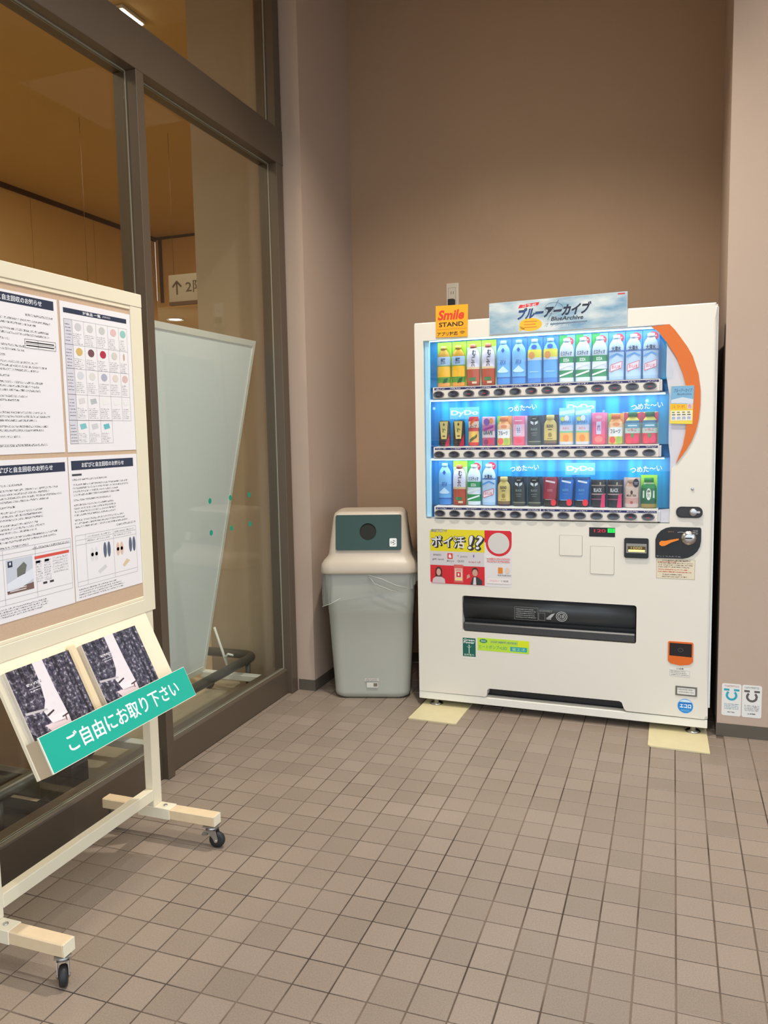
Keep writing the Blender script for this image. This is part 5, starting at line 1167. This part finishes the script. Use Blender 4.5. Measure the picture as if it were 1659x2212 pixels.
K['rose_bottle'] = dict(name='tea_bottle', cat='bottle', what='pale rose bottle can with black bubble', shape='bcan', h=0.132, w=0.060, bands=[(0, .14, (206, 180, 176)), (.14, .34, (196, 150, 140)), (.34, .72, (214, 186, 170)), (.72, 1, (206, 160, 140))], cap=(206, 170, 150), card=(CW, 0.135, (196, 170, 160)), dec=[('e', 0, .52, .18, .07, (80, 50, 40)), T('MILK TEA', -.7, .38, .7, .45, (90, 60, 50)), ('e', .62, .84, .42, .15, (30, 28, 46)), ('up',), ('r', .35, .85, .9, .87, (180, 180, 200)), ('r', .4, .80, .85, .82, (180, 180, 200)), ('e', 0, .18, .22, .05, (170, 80, 70))])
K['deep_green_tea'] = dict(name='tea_bottle', cat='bottle', what='dark green tea bottle on lime card', shape='bcan', h=0.134, w=0.066, bands=[(0, .14, (150, 130, 70)), (.14, .30, (36, 90, 60)), (.30, .66, (40, 116, 70)), (.66, .80, (46, 140, 76)), (.80, .86, (206, 222, 180)), (.86, 1, (50, 130, 70))], cap=(46, 140, 76), card=(CW, 0.146, (168, 220, 70)), dec=[('e', 0, .46, .32, .2, (226, 230, 216)), ('up',), T('緑', -.2, .48, .2, .6, (30, 60, 44)), T('茶', -.2, .34, .2, .46, (30, 60, 44)), ('r', -.75, .34, -.55, .58, (206, 222, 206)), ('r', .55, .34, .75, .58, (206, 222, 206))])
LAY = [['green_tea'] * 2 + ['barley_tea'] * 2 + ['water'] * 2 + ['citrus_water'] * 2 + ['green_soda'] * 3 + ['spring_water'] * 3,
       ['coffee_gold'] * 2 + ['fruit_can', 'grape_can', 'fruit_mix', 'peach_can', 'dark_bottle_can', 'gold_bottle_can'] + ['yoghurt'] * 2 + ['pink_can', 'fruit_mix'] + ['strawberry'] * 2,
       ['water', 'barley_tea', 'green_soda', 'spring_water', 'gold_bottle_can', 'dark_bottle_can', 'dark_bottle_can', 'red_can', 'blue_can', 'blue_can', 'black_can', 'black_can', 'rose_bottle', 'deep_green_tea']]
ORD = ['first', 'second', 'third', 'fourth', 'fifth', 'sixth', 'seventh', 'eighth', 'ninth', 'tenth', 'eleventh', 'twelfth', 'thirteenth', 'last']
RN = ['top', 'middle', 'bottom']
proto = {}
ca, sa = math.cos(VR), math.sin(VR)
for ri, lay in enumerate(LAY):
    for k, kind in enumerate(lay):
        lx, ly, lz = 0.1235 + k * 0.07255, 0.062, ROWS[ri]['base'] - 0.0005
        loc = (VM.x + lx * ca - ly * sa, VM.y + lx * sa + ly * ca, lz)
        d = K[kind]; lab = '%s, %s from the left in the %s row' % (d['what'], ORD[k], RN[ri])
        if k == 13: lab = '%s, last on the right in the %s row' % (d['what'], RN[ri])
        if kind in proto: o = copy_thing(proto[kind], loc)
        else:
            o = make_sample(d['name'], lab, d['cat'], d['shape'], d['h'], d['w'], d['bands'], d.get('cap'), d.get('card'), d.get('cardtop'), d.get('dec', ()), d.get('lean', 0.0)); proto[kind] = o; o.location = loc
        o.rotation_euler = (0, 0, VR); o['label'] = lab; o['group'] = 'drink samples in the %s display row' % RN[ri]
